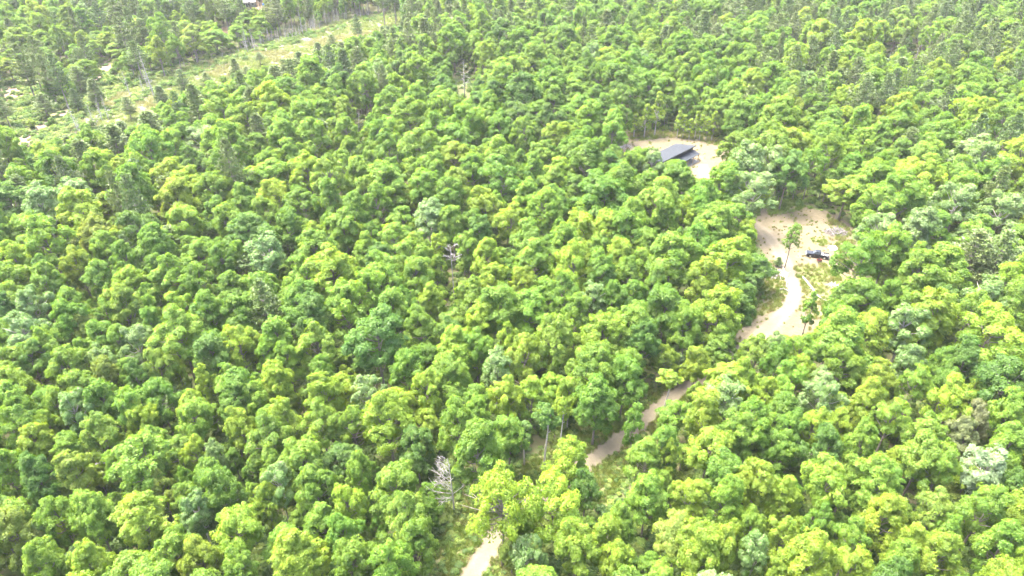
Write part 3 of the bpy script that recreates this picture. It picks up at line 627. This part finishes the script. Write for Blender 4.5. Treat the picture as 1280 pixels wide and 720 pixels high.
pts = []
def weeds(poly, n, cols, smin=.5, smax=1.3):
    for p in pts_in(np.array(GP(poly)), n):
        if track_dist(p) < 1.7: continue
        s = rng.uniform(smin, smax); c = np.array(cols[rng.integers(len(cols))]) * rng.uniform(.8, 1.2); pts.append((p[0], p[1], 0, rng.uniform(0, 6.28), (s, s, s), c, int(rng.integers(2))))
DRY = [(.17, .19, .06), (.19, .18, .085), (.13, .18, .04)]; GRN = [(.10, .16, .025), (.13, .19, .04), (.18, .22, .06)]
for q in (GRASS_A, GRASS_B): weeds(q, 420, DRY + GRN, .35, 1.0)
weeds(GRASS_C, 38, GRN, .4, .9); weeds([(958, 257), (990, 249), (1012, 258), (985, 266), (962, 268)], 120, [(.13, .20, .04), (.16, .22, .06)], .6, 1.5); weeds([(785, 166), (830, 160), (880, 164), (912, 176), (905, 186), (870, 174), (825, 172), (790, 178)], 420, GRN + DRY, .5, 1.3); weeds([(1035, 270), (1062, 285), (1070, 320), (1052, 345), (1044, 300)], 160, GRN + DRY, .5, 1.2); weeds(CLEAR_PX, 420, DRY, .3, .7); weeds(HOUSE_PX, 320, DRY, .3, .8); weeds(SIDE_PX, 2600, DRY + GRN * 2, .5, 1.2)
scatter('grass', TUFTS, pts, 'thin grass and weeds over the clearings and verges')

# ------------------------------------------------------------------ hand-set trees by the openings
def hand_tree(name, vv, base_px, top_px_y, r, c, label, cat, group=None, rz=None, tilt=0.0, kz=1.0):
    b = G(*base_px); H = 6.0
    lo, hi = 2.0, 30.0
    for _ in range(30):
        H = (lo + hi) / 2
        if PX((b[0], b[1], H))[1] > top_px_y: lo = H
        else: hi = H
    return place_tree(name, vv, (b[0], b[1], 0), rng.uniform(0, 6.28) if rz is None else rz, (r / vv['R'], r / vv['R'], H / vv['H']), TINT[c], label, cat, group, tilt)
def slim(H, Rc, low, nl, spr, leaf, bark, lm=LEAF, gap=0., shape='dome', lr=.36):
    (V, F, vr), t = make_broadleaf(H, Rc, low, nl, spr, 16, leaf, shape, gap, .45, lr)
    return dict(H=H, R=Rc, crown=mesh_np('crown', V, F, [lm], vary=vr), trunk=t.mesh('trunk', bark, True))
LONE = slim(14, 2.1, .42, 24, 8, .3, BARK, gap=.05, lr=.46); THIN = slim(14, 2.0, .6, 10, 16, .4, PALEBARK); SPIRE = slim(12, 1.8, .12, 14, 12, .38, BARK, shape='cone')
BROAD = slim(15, 6.4, .5, 46, 14, .32, BARK, gap=.12, lr=.21); UMBR = slim(17, 5.5, .62, 13, 24, .42, BARK); BACK = slim(15, 2.3, .16, 24, 9, .36, PALEBARK, gap=.12, shape='cone', lr=.42); OVER = slim(13, 3.6, .2, 15, 20, .42, BARK)
hand_tree('young_tree', LONE, (980, 337), 279, 1.9, 'M', 'lone slender young tree with bare lower trunk on the sandy pickup clearing', 'young tree')
hand_tree('young_tree', SPIRE, (1003, 420), 362, 1.9, 'M', 'narrow green tree standing right beside the track at the clearing entrance', 'young tree')
hand_tree('young_tree', THIN, (680, 587), 505, 2.2, 'D', 'tallest of three thin-stemmed young trees on the weedy verge', 'young tree', 'thin young trees on the verge')
hand_tree('young_tree', THIN, (655, 582), 528, 1.8, 'D', 'shorter bluish young tree on a thin stem left of two taller ones', 'young tree', 'thin young trees on the verge', kz=.9)
hand_tree('young_tree', THIN, (699, 571), 496, 1.6, 'Y', 'yellow-green young tree on a bare thin stem nearest the track', 'young tree', 'thin young trees on the verge')
hand_tree('young_tree', THIN, (829, 519), 463, 2.2, 'Y', 'yellow-green young tree leaning over the narrow sandy bend of the track', 'young tree')
hand_tree('broadleaf_tree', OVER, (786, 575), 504, 2.5, 'M', 'mid-green tree standing in the middle of the open sandy track stretch', 'broadleaf tree', 'broadleaf trees of the near forest')
hand_tree('broadleaf_tree', BROAD, (628, 708), 594, 6.3, 'Y', 'wide see-through yellow-green tree spreading over the sandy track at the bottom', 'broadleaf tree', 'broadleaf trees of the near forest')
hand_tree('broadleaf_tree', UMBR, (1003, 252), 188, 4.6, 'M', 'tall tree with bare forked trunk and high umbrella crown behind the pickup clearing', 'broadleaf tree', 'broadleaf trees of the near forest')
hand_tree('silver_leaved_tree', dict(SVARS[1]), (905, 268), 200, 4.0, 'S', 'windblown pale tree between the building yard and the pickup clearing', 'silver-leaved tree', 'silvery pale trees scattered through the forest')
hand_tree('pine_tree', PVARS[2], (972, 333), 322, 1.1, 'N', 'tiny dark conifer by the brush heap at the clearing edge', 'pine')
hand_tree('pine_tree', PVARS[2], (843, 476), 444, 2.3, 'N', 'small dark bushy conifer above the narrow bend of the track', 'pine')
for px, yb, yt, lb in ((805, 172, 128, 'first pale-stemmed yellow-green tree from the left behind the building yard'), (818, 170, 112, 'tall pale-stemmed yellow-green tree left of the building roof'), (792, 172, 140, 'low yellow-green tree at the far left corner of the building yard')):
    hand_tree('young_tree', BACK, (px, yb), yt, 2.8, 'Y', lb, 'young tree', 'pale-stemmed trees behind the building yard')
for k, px in enumerate((846, 853, 861, 868, 874, 882, 889)):
    hand_tree('young_tree', BACK, (px, 172 + .1 * (px - 846)), 137 + 5 * (k % 3), 1.9, 'Y', f'{["first","second","third","fourth","fifth","sixth","seventh"][k]} slim yellow-green tree in the row behind the metal roof, counted from the left', 'young tree', 'row of slim trees behind the metal roof')

PINES = [(233, 122, 88), (298, 104, 74), (312, 106, 84), (378, 98, 66), (326, 82, 66), (418, 76, 44), (400, 76, 54), (184, 66, 26), (243, 66, 30), (214, 34, 0), (72, 132, 70), (30, 80, 24), (449, 58, 20), (516, 42, 2), (536, 50, 12), (586, 30, -2), (568, 32, -2), (588, 62, 34), (508, 52, 20), (626, 36, 6), (165, 150, 122), (205, 135, 108), (262, 118, 92), (345, 106, 82), (480, 58, 34), (1178, 138, 86), (1222, 70, 34), (1048, 36, 4), (1122, 40, 8), (1236, 182, 140), (1218, 152, 116), (1086, 66, 38), (1004, 40, 14), (900, 76, 44), (838, 66, 36), (62, 150, 118), (100, 142, 112), (14, 160, 126), (125, 135, 100)]
for k, (px, yb, yt) in enumerate(PINES):
    t_ = dict(u=px, v=(yb + yt) / 2, r=2.5 + .3 * (k % 4), rp=8, c='P' if k % 3 else 'N'); vv = PVARS[(0, 2, 1, 2, 3)[k % 5]]
    hand_tree('pine_tree', vv, (px, yb), yt, t_['r'] * (1.0 if k % 5 in (1, 3) else 1.25), t_['c'], tree_label(t_, vv['word'] + ' standing-out', 'pine'), 'pine', 'pines rising among the broadleaf trees')
# ------------------------------------------------------------------ dead trees
def dead(base_px, top_y, name, label, group=None, m=DEADWOOD, tilt=(0, 0), protos=None, rz=None, **kw):
    b = G(*base_px); lo, hi = 1., 30.
    for _ in range(30):
        H = (lo + hi) / 2
        if PX((b[0], b[1], H))[1] > top_y: lo = H
        else: hi = H
    o = empty(name, (b[0], b[1], 0), 0, label, 'dead tree', group)
    if protos is not None:
        tm, bm_ = protos; o.scale = (.9 * H / 13, .9 * H / 13, H / 13); o.rotation_euler = (tilt[0], tilt[1], rng.uniform(0, 6.28) if rz is None else rz)
        link('trunk', tm, o); link('branches', bm_, o)
    else:
        t, b2 = make_dead(H=H, **kw); t.build('trunk', m, o, True); b2.build('branches', m, o); o.rotation_euler = (tilt[0], tilt[1], 0)
    return o
dead((568, 643), 572, 'dead_tree', 'bare bleached dead tree with dense side branches by the verge', spread=.30, nb=40, twigs=5, up=.45, one_side=math.pi, r0=.15, start=.28)
dead((581, 122), 76, 'dead_tree', 'tall pale dead tree with stubby level limbs above the canopy', spread=.27, nb=26, twigs=2, up=.2, r0=.26, start=.3)
dead((568, 378), 305, 'dead_tree', 'half-dead grey-topped tree with long bare trunk in mid forest', spread=.28, nb=20, twigs=6, up=.6, r0=.17, start=.72, m=GREYWOOD)
dead((450, 178), 138, 'dead_tree', 'forked pale dead tree just left of the tall level-limbed one', spread=.2, nb=10, twigs=3, up=.8, r0=.16, start=.4)
dead((1143, 78), 50, 'dead_tree', 'white dead tree standing among the pines at upper right', spread=.28, nb=18, twigs=3, up=.35, r0=.2, start=.3)
dead((1110, 76), 60, 'dead_tree', 'low forked white dead tree left of the taller one at upper right', spread=.35, nb=9, twigs=2, up=.8, r0=.16, start=.3)
dead((42, 262), 214, 'dead_tree', 'bushy grey dead tree with many upright limbs near the left edge', spread=.2, nb=30, twigs=4, up=1.2, r0=.16, start=.35)
dead((5, 275), 232, 'dead_tree', 'grey twiggy dead tree cut by the left edge', spread=.3, nb=34, twigs=6, up=.6, r0=.16, start=.3, m=GREYWOOD)
dead((108, 185), 142, 'dead_tree', 'silvery dead tree with drooping twigs at the near end of the marsh', spread=.16, nb=50, twigs=4, up=-.25, r0=.18, start=.15)
dead((168, 390), 362, 'dead_tree', 'tangle of grey dead branches sunk in the canopy near the left', spread=.6, nb=22, twigs=6, up=.35, r0=.16, start=.3)
dead((1140, 388), 345, 'dead_tree', 'clump of bare forked stems under the canopy right of the pickup clearing', spread=.3, nb=7, twigs=2, up=1.5, r0=.16, start=.15, m=DEADWOOD)
dead((1192, 580), 536, 'dead_tree', 'leaning grey bare trunk left of the white-leaved tree', spread=.06, nb=8, twigs=1, up=.3, r0=.17, start=.4, m=GREYWOOD)
DP = []
for k in range(5):
    t, b2 = make_dead(13, .10 + .035 * (k % 3), 52, 3, -.15 + .1 * (k % 2), None, .21, .18); DP.append((t.mesh('trunk', DEADWOOD, True), b2.mesh('branches', DEADWOOD)))
snags = [(int(x), int(np.interp(x, [300, 330, 420, 510], [66, 56, 29, 12]) + rng.uniform(-3, 1)), int(np.interp(x, [300, 330, 420, 510], [66, 56, 29, 12]) - rng.uniform(10, 22))) for x in rng.uniform(300, 512, 45)] + [(193, 122, 62), (186, 112, 85), (180, 118, 92), (164, 123, 88), (213, 87, 60), (247, 80, 62), (231, 84, 70), (128, 152, 120), (136, 150, 118), (279, 72, 60), (310, 66, 33), (319, 64, 35), (307, 64, 40), (299, 66, 52), (330, 55, 38), (337, 54, 36), (341, 53, 37), (346, 53, 38), (349, 54, 36), (357, 50, 30), (361, 50, 32), (366, 49, 34), (371, 47, 30), (379, 44, 12), (384, 42, 20), (389, 41, 22), (394, 40, 18), (400, 38, 24), (408, 32, 10), (419, 28, 6), (424, 27, 10), (433, 25, 8), (441, 24, 12), (447, 22, 4), (455, 20, 6), (463, 19, 8), (472, 18, 4), (480, 16, 2), (490, 15, 3), (497, 13, 1), (327, 57, 44), (353, 53, 42), (375, 46, 32), (403, 36, 28), (414, 31, 22), (428, 26, 18), (459, 20, 12), (486, 15, 8), (98, 165, 128), (118, 158, 130)]
for k, (x, yb, yt) in enumerate(snags):
    dead((x, yb), yt, 'dead_tree', f"thin pale dead trunk {num(x / 12.8)} percent across and {num(yb / 7.2)} percent down, marsh edge" if x < 300 else 'grey dead trunk in the crowded row along the far edge of the pale marsh', 'grey dead trunks along the marsh', protos=DP[k % 5], tilt=(rng.normal(0, .04), rng.normal(0, .04)))
seen = {}
for o in list(sc.objects):
    if o.get('group') == 'grey dead trunks along the marsh': seen.setdefault(o['label'], []).append(o)
for lb, os_ in seen.items():
    if len(os_) > 1 and 'percent' in lb:
        for j, o in enumerate(os_[1:]): o['label'] = lb.replace('thin', ['shorter', 'stubby', 'slanting'][j % 3])

# ------------------------------------------------------------------ deadfall: logs, brush heaps, drift litter
def stick_pile(name, px, rx, ry, h, n, label, m=GREYWOOD, lmin=.8, lmax=2.6):
    b = G(*px); t = MB()
    for _ in range(n):
        a = rng.uniform(0, 6.28); q = rng.random() ** .5; p = np.array([math.cos(a) * q * rx, math.sin(a) * q * ry, h * (1 - q * q) * rng.uniform(.4, 1) + .05])
        d = nrm(np.array([rng.normal(), rng.normal(), rng.normal(0, .22)])); l = rng.uniform(lmin, lmax)
        t.tube([p - d * l / 2, p + rng.normal(0, .06, 3), p + d * l / 2], [.09, .075, .03], 5)
    o = t.build(name, m); o.location = (b[0], b[1], 0); return tag(o, label, 'brush pile')
stick_pile('brush_pile', (1045, 291), 3.2, 2.2, 1.2, 120, 'dark grey brush pile at the back corner of the pickup clearing', mat('old_brush', (.15, .14, .135), .9, .4, 2))
stick_pile('brush_pile', (968, 343), 3.4, 2.6, .9, 90, 'pale grey heap of branches left of the track by the clearing', DEADWOOD)
stick_pile('brush_pile', (1042, 358), 1.6, 1.2, .7, 40, 'small grey branch heap under the trees below the pickup')
stick_pile('brush_pile', (940, 388), .9, 1.3, .9, 26, 'white splintered stump wood on the clearing edge left of the track', DEADWOOD, .5, 1.4)
stick_pile('stick_mound', (383, 51), 3.4, 2.6, 1.6, 130, 'grey domed stick mound on the far edge of the marsh', GREYWOOD)
stick_pile('stick_mound', (319, 60), 2.4, 1.8, 1.8, 70, 'dark stick mound at the foot of the marsh dead trunks', mat('dark_brush', (.10, .09, .085), .9, .4, 2))
stick_pile('brush_pile', (128, 603 - 18), 2.4, 2, 1.2, 50, 'grey dead branch tangle in the dark gap between trees lower left', GREYWOOD)
stick_pile('brush_pile', (782, 184), 2.2, 1.5, .6, 40, 'scatter of branches at the left side of the building yard', GREYWOOD)
def log(pxs, r, label, m=DEADWOOD, z=.2, stubs=3):
    P = np.array([[*G(x, y)[:2], z + .12 * math.sin(i)] for i, (x, y) in enumerate(pxs)]); t = MB(); t.tube(P, np.linspace(r, r * .55, len(P)), 8)
    for _ in range(stubs):
        i = rng.integers(1, len(P) - 1); d = nrm(rng.normal(0, 1, 3) * [1, 1, .2] + [0, 0, .5]); t.tube([P[i], P[i] + d * rng.uniform(.6, 1.8)], [r * .4, .03], 5)
    return tag(t.build('fallen_log', m, None, True), label, 'log')
log([(1003, 347), (1009, 354), (1015, 362), (1022, 371), (1029, 375), (1040, 379)], .30, 'long bleached fallen log slanting right of the track')
log([(979, 335), (981, 345), (983, 352), (983, 360)], .27, 'bleached short log lying along the left side of the track')
log([(975, 338), (978, 343), (982, 346)], .2, 'thin grey log across the heap left of the track', GREYWOOD)
log([(985, 365), (980, 362), (974, 363)], .2, 'grey log pointing away from the track below the heap', GREYWOOD)
log([(905, 335), (890, 344), (872, 348)], .2, 'grey fallen trunk on the dim ground left of the clearing', GREYWOOD)
log([(862, 378), (872, 374), (880, 376)], .2, 'pale fallen trunk in the gap between trees left of the clearing')
t = MB(); 
for _ in range(620):
    u = rng.random(); x = 90 + u * 410 if rng.random() < .75 else rng.uniform(90, 200); yl = np.interp(x, [90, 150, 240, 330, 420, 500], [165, 128, 92, 62, 36, 18]) + abs(rng.normal(0, 5)); p = G(x, yl); p[2] = .25
    d = nrm(np.array([rng.normal(), rng.normal(), rng.normal(0, .2)])); l = rng.uniform(.8, 3.6); t.tube([p - d * l / 2, p + d * l / 2], [.13, .05], 4)
tag(t.build('driftwood_litter', DEADWOOD), 'bleached litter of fallen sticks along the marsh edge', kind='stuff')

# ------------------------------------------------------------------ metal-roofed building
ROOF = mat('blue_grey_metal', (.009, .0145, .022), .6, .06, 1.2, .0); DARKW = mat('black_siding', (.018, .017, .016), .6, .2, 3); POST = mat('post_timber', (.36, .24, .14), .8, .2, 4)
SLAB = mat('concrete', (.19, .182, .168), .85, .08, 2); GLASS = mat('dark_glass', (.07, .085, .10), .08, .1, 2); TRIM = mat('dark_trim', (.03, .032, .036), .5, .1, 3); TRUSS = mat('pale_timber', (.45, .34, .22), .8, .2, 5)
def barn():
    U = np.array([-.71, -.704, 0]); U /= np.linalg.norm(U); Vv = np.array([.704, -.71, 0]); Vv /= np.linalg.norm(Vv); Z = np.array([0, 0, 1.])
    B = np.array([64.8, 230.4, 0]); o = empty('barn', tuple(B), 0, 'low building with blue-grey metal shed roofs and an open side porch', 'building')
    Lr, Wr, zh, zl = 20.0, 8.0, 5.0, 3.5
    pt = lambda u, v, z: U * u + Vv * v + Z * z            # relative to B
    def roof(nm, u0, u1, v0, z0, v1, z1, th=.14):
        m = MB(); m.prism([pt(u0, v0, z0), pt(u1, v0, z0), pt(u1, v1, z1), pt(u0, v1, z1)], (0, 0, th)); n = int((u1 - u0) / .45)
        for i in range(n + 1):                             # standing seams
            u = u0 + .03 + (u1 - u0 - .06) * i / n; a = pt(u, v0 + .03, z0 + th + .02); b = pt(u, v1 - .03, z1 + th + .02); m.tube([a, b], .028, 4)
        return m.build(nm, ROOF, o)
    roof('upper_roof', 0, Lr, -Wr, zl, 0, zh); roof('porch_roof', -.1, Lr, -.55, 3.35, 2.1, 2.55)
    w = MB(); i0, i1 = .5, Lr - .5
    w.prism([pt(i0, -Wr + .6, .12), pt(i1, -Wr + .6, .12), pt(i1, -.7, .12), pt(i0, -.7, .12)], (0, 0, 3.2)); w.build('wall', DARKW, o)
    c = MB(); c.prism([pt(i0, -.9, 3.32), pt(i1, -.9, 3.32), pt(i1, -.6, 3.32), pt(i0, -.6, 3.32)], (0, 0, 1.55)); cl = c.build('clerestory', DARKW, o)
    for e in (i0, i1):
        g = MB(); g.prism([pt(e, -Wr + .6, 3.325), pt(e, -.9, 3.325), pt(e, -.9, 4.80), pt(e, -Wr + .6, 3.58)], U * (.12 if e == i0 else -.12)); g.build('gable_wall', DARKW, o)
    for k in range(6):
        u = 1.2 + k * 2.8; f = MB(); f.box(pt(u + .9, -.585, 4.25), (2.4, .05, .7), (U, Vv, Z)); fr = f.build('window', TRIM, o); g = MB(); g.box(pt(u + .9, -.55, 4.25), (2.2, .03, .52), (U, Vv, Z)); g.build('pane', GLASS, fr)
    for k in range(3):
        u = 2.5 + k * 4.8; d = MB(); d.box(pt(u + 1.4, -.66, 1.35), (2.6, .09, 2.4), (U, Vv, Z)); d.build('door', TRIM, o)
    s = MB(); s.prism([pt(-.2, -Wr + .3, -.05), pt(Lr - .2, -Wr + .3, -.05), pt(Lr - .2, 2.3, -.05), pt(-.2, 2.3, -.05)], (0, 0, .165)); s.build('slab', SLAB, o)
    for k in range(7):
        p = MB(); u = .25 + k * (Lr - .6) / 6; p.box(pt(u, 1.85, 1.35), (.18, .18, 2.47), (U, Vv, Z)); p.build('post', POST, o)
    b = MB(); b.box(pt(Lr / 2, 1.85, 2.595 - .02), (Lr - .3, .14, .10), (U, Vv, Z)); b.build('beam', TRUSS, o)
    fa = MB(); fa.box(pt(Lr / 2, .045, zh - .02), (Lr + .1, .05, .26), (U, Vv, Z)); fa.build('fascia', TRIM, o)
barn()

# ------------------------------------------------------------------ pickup
PAINT = mat('black_paint', (.012, .013, .016), .22, .1, 3); TYRE = mat('tyre_rubber', (.02, .02, .02), .85, .2, 6); RIM = mat('alloy', (.55, .56, .58), .3, .08, 6, .7); LAMP = mat('lamp_glass', (.75, .76, .78), .15, .05, 6); RED = mat('red_lens', (.35, .02, .02), .25, .1, 6)
CHROME = mat('bumper_chrome', (.6, .6, .62), .2, .05, 5, .9); BEDM = mat('bed_liner', (.22, .22, .22), .6, .2, 5)
def pickup():
    b = G(1021, 321); o = empty('pickup_truck', (b[0], b[1], 0), R(161), 'black crew-cab pickup truck parked on the sandy clearing', 'pickup truck')
    W = 1.92
    def hull(prof, w, nm, m, inset=.0, bev=.06):
        bm = bmesh.new(); vs = []
        for s in (-1, 1): vs.append([bm.verts.new((x, s * (w / 2 - (inset * max(0, z - 1.05))), z)) for x, z in prof])
        n = len(prof); bm.faces.new(vs[0][::-1]); bm.faces.new(vs[1])
        for i in range(n): bm.faces.new((vs[0][i], vs[0][(i + 1) % n], vs[1][(i + 1) % n], vs[1][i]))
        bmesh.ops.recalc_face_normals(bm, faces=bm.faces); bmesh.ops.bevel(bm, geom=bm.edges[:], offset=bev, segments=2, affect='EDGES', clamp_overlap=True)
        me = bpy.data.meshes.new(nm); bm.to_mesh(me); bm.free(); me.materials.append(m); return link(nm, me, o)
    # front at +x; wheel arches cut into the profile
    def arch(cx, r, n=7): return [(cx + r * math.cos(a), .42 + r * math.sin(a)) for a in np.linspace(math.pi, 0, n)]
    prof = [(-2.9, .5)] + arch(-1.85, .5) + arch(1.85, .5) + [(2.88, .5), (2.93, .95), (2.8, 1.12), (1.15, 1.2), (-.72, 1.2), (-.72, .86), (-2.9, .86)]
    body = hull(prof, W, 'body', PAINT)
    for s in (-1, 1):
        m = MB(); m.box((-1.83, s * (W / 2 - .07), 1.03), (2.14, .12, .36)); m.build('bed_side', PAINT, o)
    m = MB(); m.box((-2.86, 0, 1.0), (.1, W - .3, .4)); tg = m.build('tailgate', PAINT, o)
    m = MB(); m.box((-1.8, 0, .875), (2.0, W - .34, .03)); m.build('bed_floor', BEDM, o)
    m = MB(); m.box((-1.2, 0, 1.05), (.5, W - .36, .32)); m.build('toolbox', mat('toolbox_metal', (.22, .22, .22), .4, .1, 5, .4), o)
    cab = hull([(-.74, 1.16), (1.22, 1.16), (.52, 1.83), (.3, 1.9), (-.5, 1.9), (-.66, 1.84)], W - .08, 'cab', PAINT, .22, .05)
    def pane(pts, nm='windshield'):
        m = MB(); P = np.array(pts, float); n = nrm(np.cross(P[1] - P[0], P[2] - P[0])); m.prism(P, n * .02); return m.build(nm, GLASS, o)
    pane([(1.18, -.78, 1.235), (1.18, .78, 1.235), (.575, .66, 1.805), (.575, -.66, 1.805)])
    pane([(-.755, .74, 1.3), (-.755, -.74, 1.3), (-.69, -.64, 1.78), (-.69, .64, 1.78)], 'rear_window')
    for s in (-1, 1):
        y = lambda z: s * (W / 2 - .04 - .22 * (z - 1.05) + .012)
        for x0, x1, x2, x3 in ((.28, .98, .50, .28), (-.58, .2, .2, -.52)):
            P = [(x0, y(1.27), 1.27), (x1, y(1.27), 1.27), (x2, y(1.74), 1.74), (x3, y(1.74), 1.74)]
            pane(P if s < 0 else P[::-1], 'side_window')
        m = MB(); m.box((.98, s * 1.06, 1.3), (.16, .24, .2)); m.build('mirror', PAINT, o)
        m = MB(); m.box((2.86, s * .74, .93), (.16, .38, .2)); m.build('headlight', LAMP, o)
        m = MB(); m.box((-2.9, s * .86, 1.02), (.08, .14, .34)); m.build('taillight', RED, o)
    m = MB(); m.box((2.94, 0, .86), (.06, 1.05, .3)); m.build('grille', CHROME, o)
    m = MB(); m.box((2.98, 0, .56), (.2, 1.8, .2)); m.build('bumper', CHROME, o); m = MB(); m.box((-2.98, 0, .56), (.2, 1.8, .18)); m.build('bumper', CHROME, o)
    for x in (-1.85, 1.85):
        for s in (-1, 1):
            w = MB(); an = np.linspace(0, 2 * math.pi, 25)[:-1]
            ring = lambda r, yy: [(x + r * math.cos(a), yy, .4 + r * math.sin(a)) for a in an]
            n = 24; y0, y1 = s * .70, s * .96
            w.add(ring(.40, y0) + ring(.40, y1) + ring(.26, y1), [(i, (i + 1) % n, n + (i + 1) % n, n + i) for i in range(n)] + [(n + i, n + (i + 1) % n, 2 * n + (i + 1) % n, 2 * n + i) for i in range(n)] + [tuple(range(n))])
            wh = w.build('wheel', TYRE, o); r = MB(); r.tube([(x, s * .9, .4), (x, s * .945, .4)], .25, 20); r.build('rim', RIM, wh)
pickup()
def barrow():
    b = G(1023, 327.5); o = empty('wheelbarrow', (b[0], b[1], 0), R(20), 'small red and black wheelbarrow on the grass just below the pickup', 'wheelbarrow')
    RD = mat('red_enamel', (.33, .035, .04), .45, .15, 5)
    bm = bmesh.new(); lo = [(-.35, -.28, .42), (.4, -.22, .38), (.4, .22, .38), (-.35, .28, .42)]; hi = [(-.6, -.42, .78), (.75, -.36, .82), (.75, .36, .82), (-.6, .42, .78)]
    V = [bm.verts.new(p) for p in lo + hi]; bm.faces.new(V[:4])
    for i in range(4): bm.faces.new((V[i], V[(i + 1) % 4], V[4 + (i + 1) % 4], V[4 + i]))
    me = bpy.data.meshes.new('tray'); bmesh.ops.solidify(bm, geom=bm.faces[:], thickness=.03); bm.to_mesh(me); bm.free(); me.materials.append(RD); link('tray', me, o)
    for s in (-1, 1):
        m = MB(); m.tube([(.95, s * .06, .2), (.3, s * .24, .37), (-.6, s * .3, .5), (-1.15, s * .34, .62)], .03, 6); m.build('handle', TYRE, o)
        m = MB(); m.tube([(-.3, s * .27, .42), (-.42, s * .3, .0)], .025, 6); m.build('leg', TYRE, o)
    m = MB(); m.tube([(.95, -.05, .2), (.95, .05, .2)], .2, 16); m.build('wheel', TYRE, o)
    m = MB()
    for k in range(5): m.box((-.1 + .1 * k, .05 * (-1) ** k, .72 + .07 * (k % 2)), (.35, .3, .22), None)
    m.build('load', TYRE, o)
barrow()
def tarp():
    b = G(1041, 311.5); n = 14; gx = np.linspace(-1.05, 1.05, n); X, Y = np.meshgrid(gx, gx * .85); q = np.maximum(abs(X) / 1.05, abs(Y) / .893)
    Z = .95 * np.clip(1.0 - q ** 5, 0, 1) + .05 + .06 * np.sin(X * 4) * np.cos(Y * 5); V = np.stack([X, Y, Z], -1).reshape(-1, 3)
    i = (np.arange(n - 1)[:, None] * n + np.arange(n - 1)[None]).ravel()
    o = link('tarp', mesh_np('tarp', V, np.stack([i, i + 1, i + n + 1, i + n], 1), [mat('white_sheet', (.5, .5, .49), .6, .05, 3)], smooth=True)); o.location = (b[0], b[1], 0)
    tag(o, 'white tarp over a low stack at the tree edge right of the pickup', 'tarp')
tarp()

# ------------------------------------------------------------------ far yard at the top
WHITE = mat('white_metal_siding', (.42, .42, .41), .5, .06, 2)
def far_house():
    p = G(309, 8); o = empty('mobile_home', (p[0], p[1], 0), R(12), 'long white low building with a white roof in the bare far yard', 'building')
    m = MB(); m.box((0, 0, 1.5), (11, 4.6, 3.0)); m.build('wall', WHITE, o)
    r = MB(); r.prism([(-5.8, -2.7, 2.99), (5.8, -2.7, 2.99), (5.8, 0, 4.0), (-5.8, 0, 4.0)], (0, 0, .12)); r.prism([(-5.8, 0.003, 4.0), (5.8, 0.003, 4.0), (5.8, 2.7, 2.99), (-5.8, 2.7, 2.99)], (0, 0, .12)); r.build('roof', WHITE, o)
    for k, x in enumerate((-3.8, -1.2, 1.6, 4.0)):
        f = MB(); f.box((x, -2.31, 1.7), (1.3, .06, 1.1)); fr = f.build('window', TRIM, o)
    d = MB(); d.box((.2, -2.31, 1.1), (.9, .05, 2.05)); d.build('door', TRIM, o)
far_house()
def blob_tarp(px, col, name, label, cat, sx=2.4, sy=1.6, h=1.4):
    p = G(*px); o = empty(name, (p[0], p[1], 0), R(15), label, cat); m = MB(); m.prism([(-sx, -sy, 0), (sx, -sy, 0), (sx * .8, -sy * .75, h), (-sx * .8, -sy * .75, h)], (0, 0.01, 0))
    m = MB(); V = [(-sx, -sy, 0), (sx, -sy, 0), (sx, sy, 0), (-sx, sy, 0), (-sx * .8, -sy * .5, h), (sx * .7, -sy * .4, h * .9), (sx * .7, sy * .4, h), (-sx * .8, sy * .5, h * 1.1)]
    m.add(V, [(3, 2, 1, 0), (0, 1, 5, 4), (1, 2, 6, 5), (2, 3, 7, 6), (3, 0, 4, 7), (4, 5, 6, 7)]); m.build('cover', mat(name + '_cover', col, .6, .1, 2), o)
    e = MB(); e.tube([(-sx * 1.02, -sy * 1.02, .06), (sx * 1.02, -sy * 1.02, .06), (sx * 1.02, sy * 1.02, .06), (-sx * 1.02, sy * 1.02, .06)], .06, 5); e.build('hem', mat(name + '_hem', tuple(c * .8 for c in col), .6, .1, 2), o)
    return o
blob_tarp((333, 7), (.04, .25, .75), 'covered_boat', 'bright blue covered shape beside the far yard', 'boat cover', 2.6, 1.3)
blob_tarp((141, 20), (.72, .72, .70), 'covered_trailer', 'small white covered shape among the far trees at upper left', 'trailer', 2.6, 1.6, 1.9)
blob_tarp((181, 17), (.62, .48, .36), 'sand_heap', 'small tan sand heap right of the white covered shape', 'sand heap', 3.2, 2.4, 1.6)

# ------------------------------------------------------------------ thin summer haze
hz = MB(); hz.box((0, 400, 51), (1290, 930, 104)); hm = bpy.data.materials.new('haze'); hm.use_nodes = True; hn = hm.node_tree.nodes; hn.remove(hn['Principled BSDF'])
pv = hn.new('ShaderNodeVolumePrincipled'); pv.inputs['Color'].default_value = (.95, .97, 1, 1); pv.inputs['Density'].default_value = HAZE; pv.inputs['Anisotropy'].default_value = .2
hm.node_tree.links.new(pv.outputs[0], hn['Material Output'].inputs['Volume'])
tag(hz.build('haze', hm), 'thin pale haze filling the air over the forest', kind='stuff')
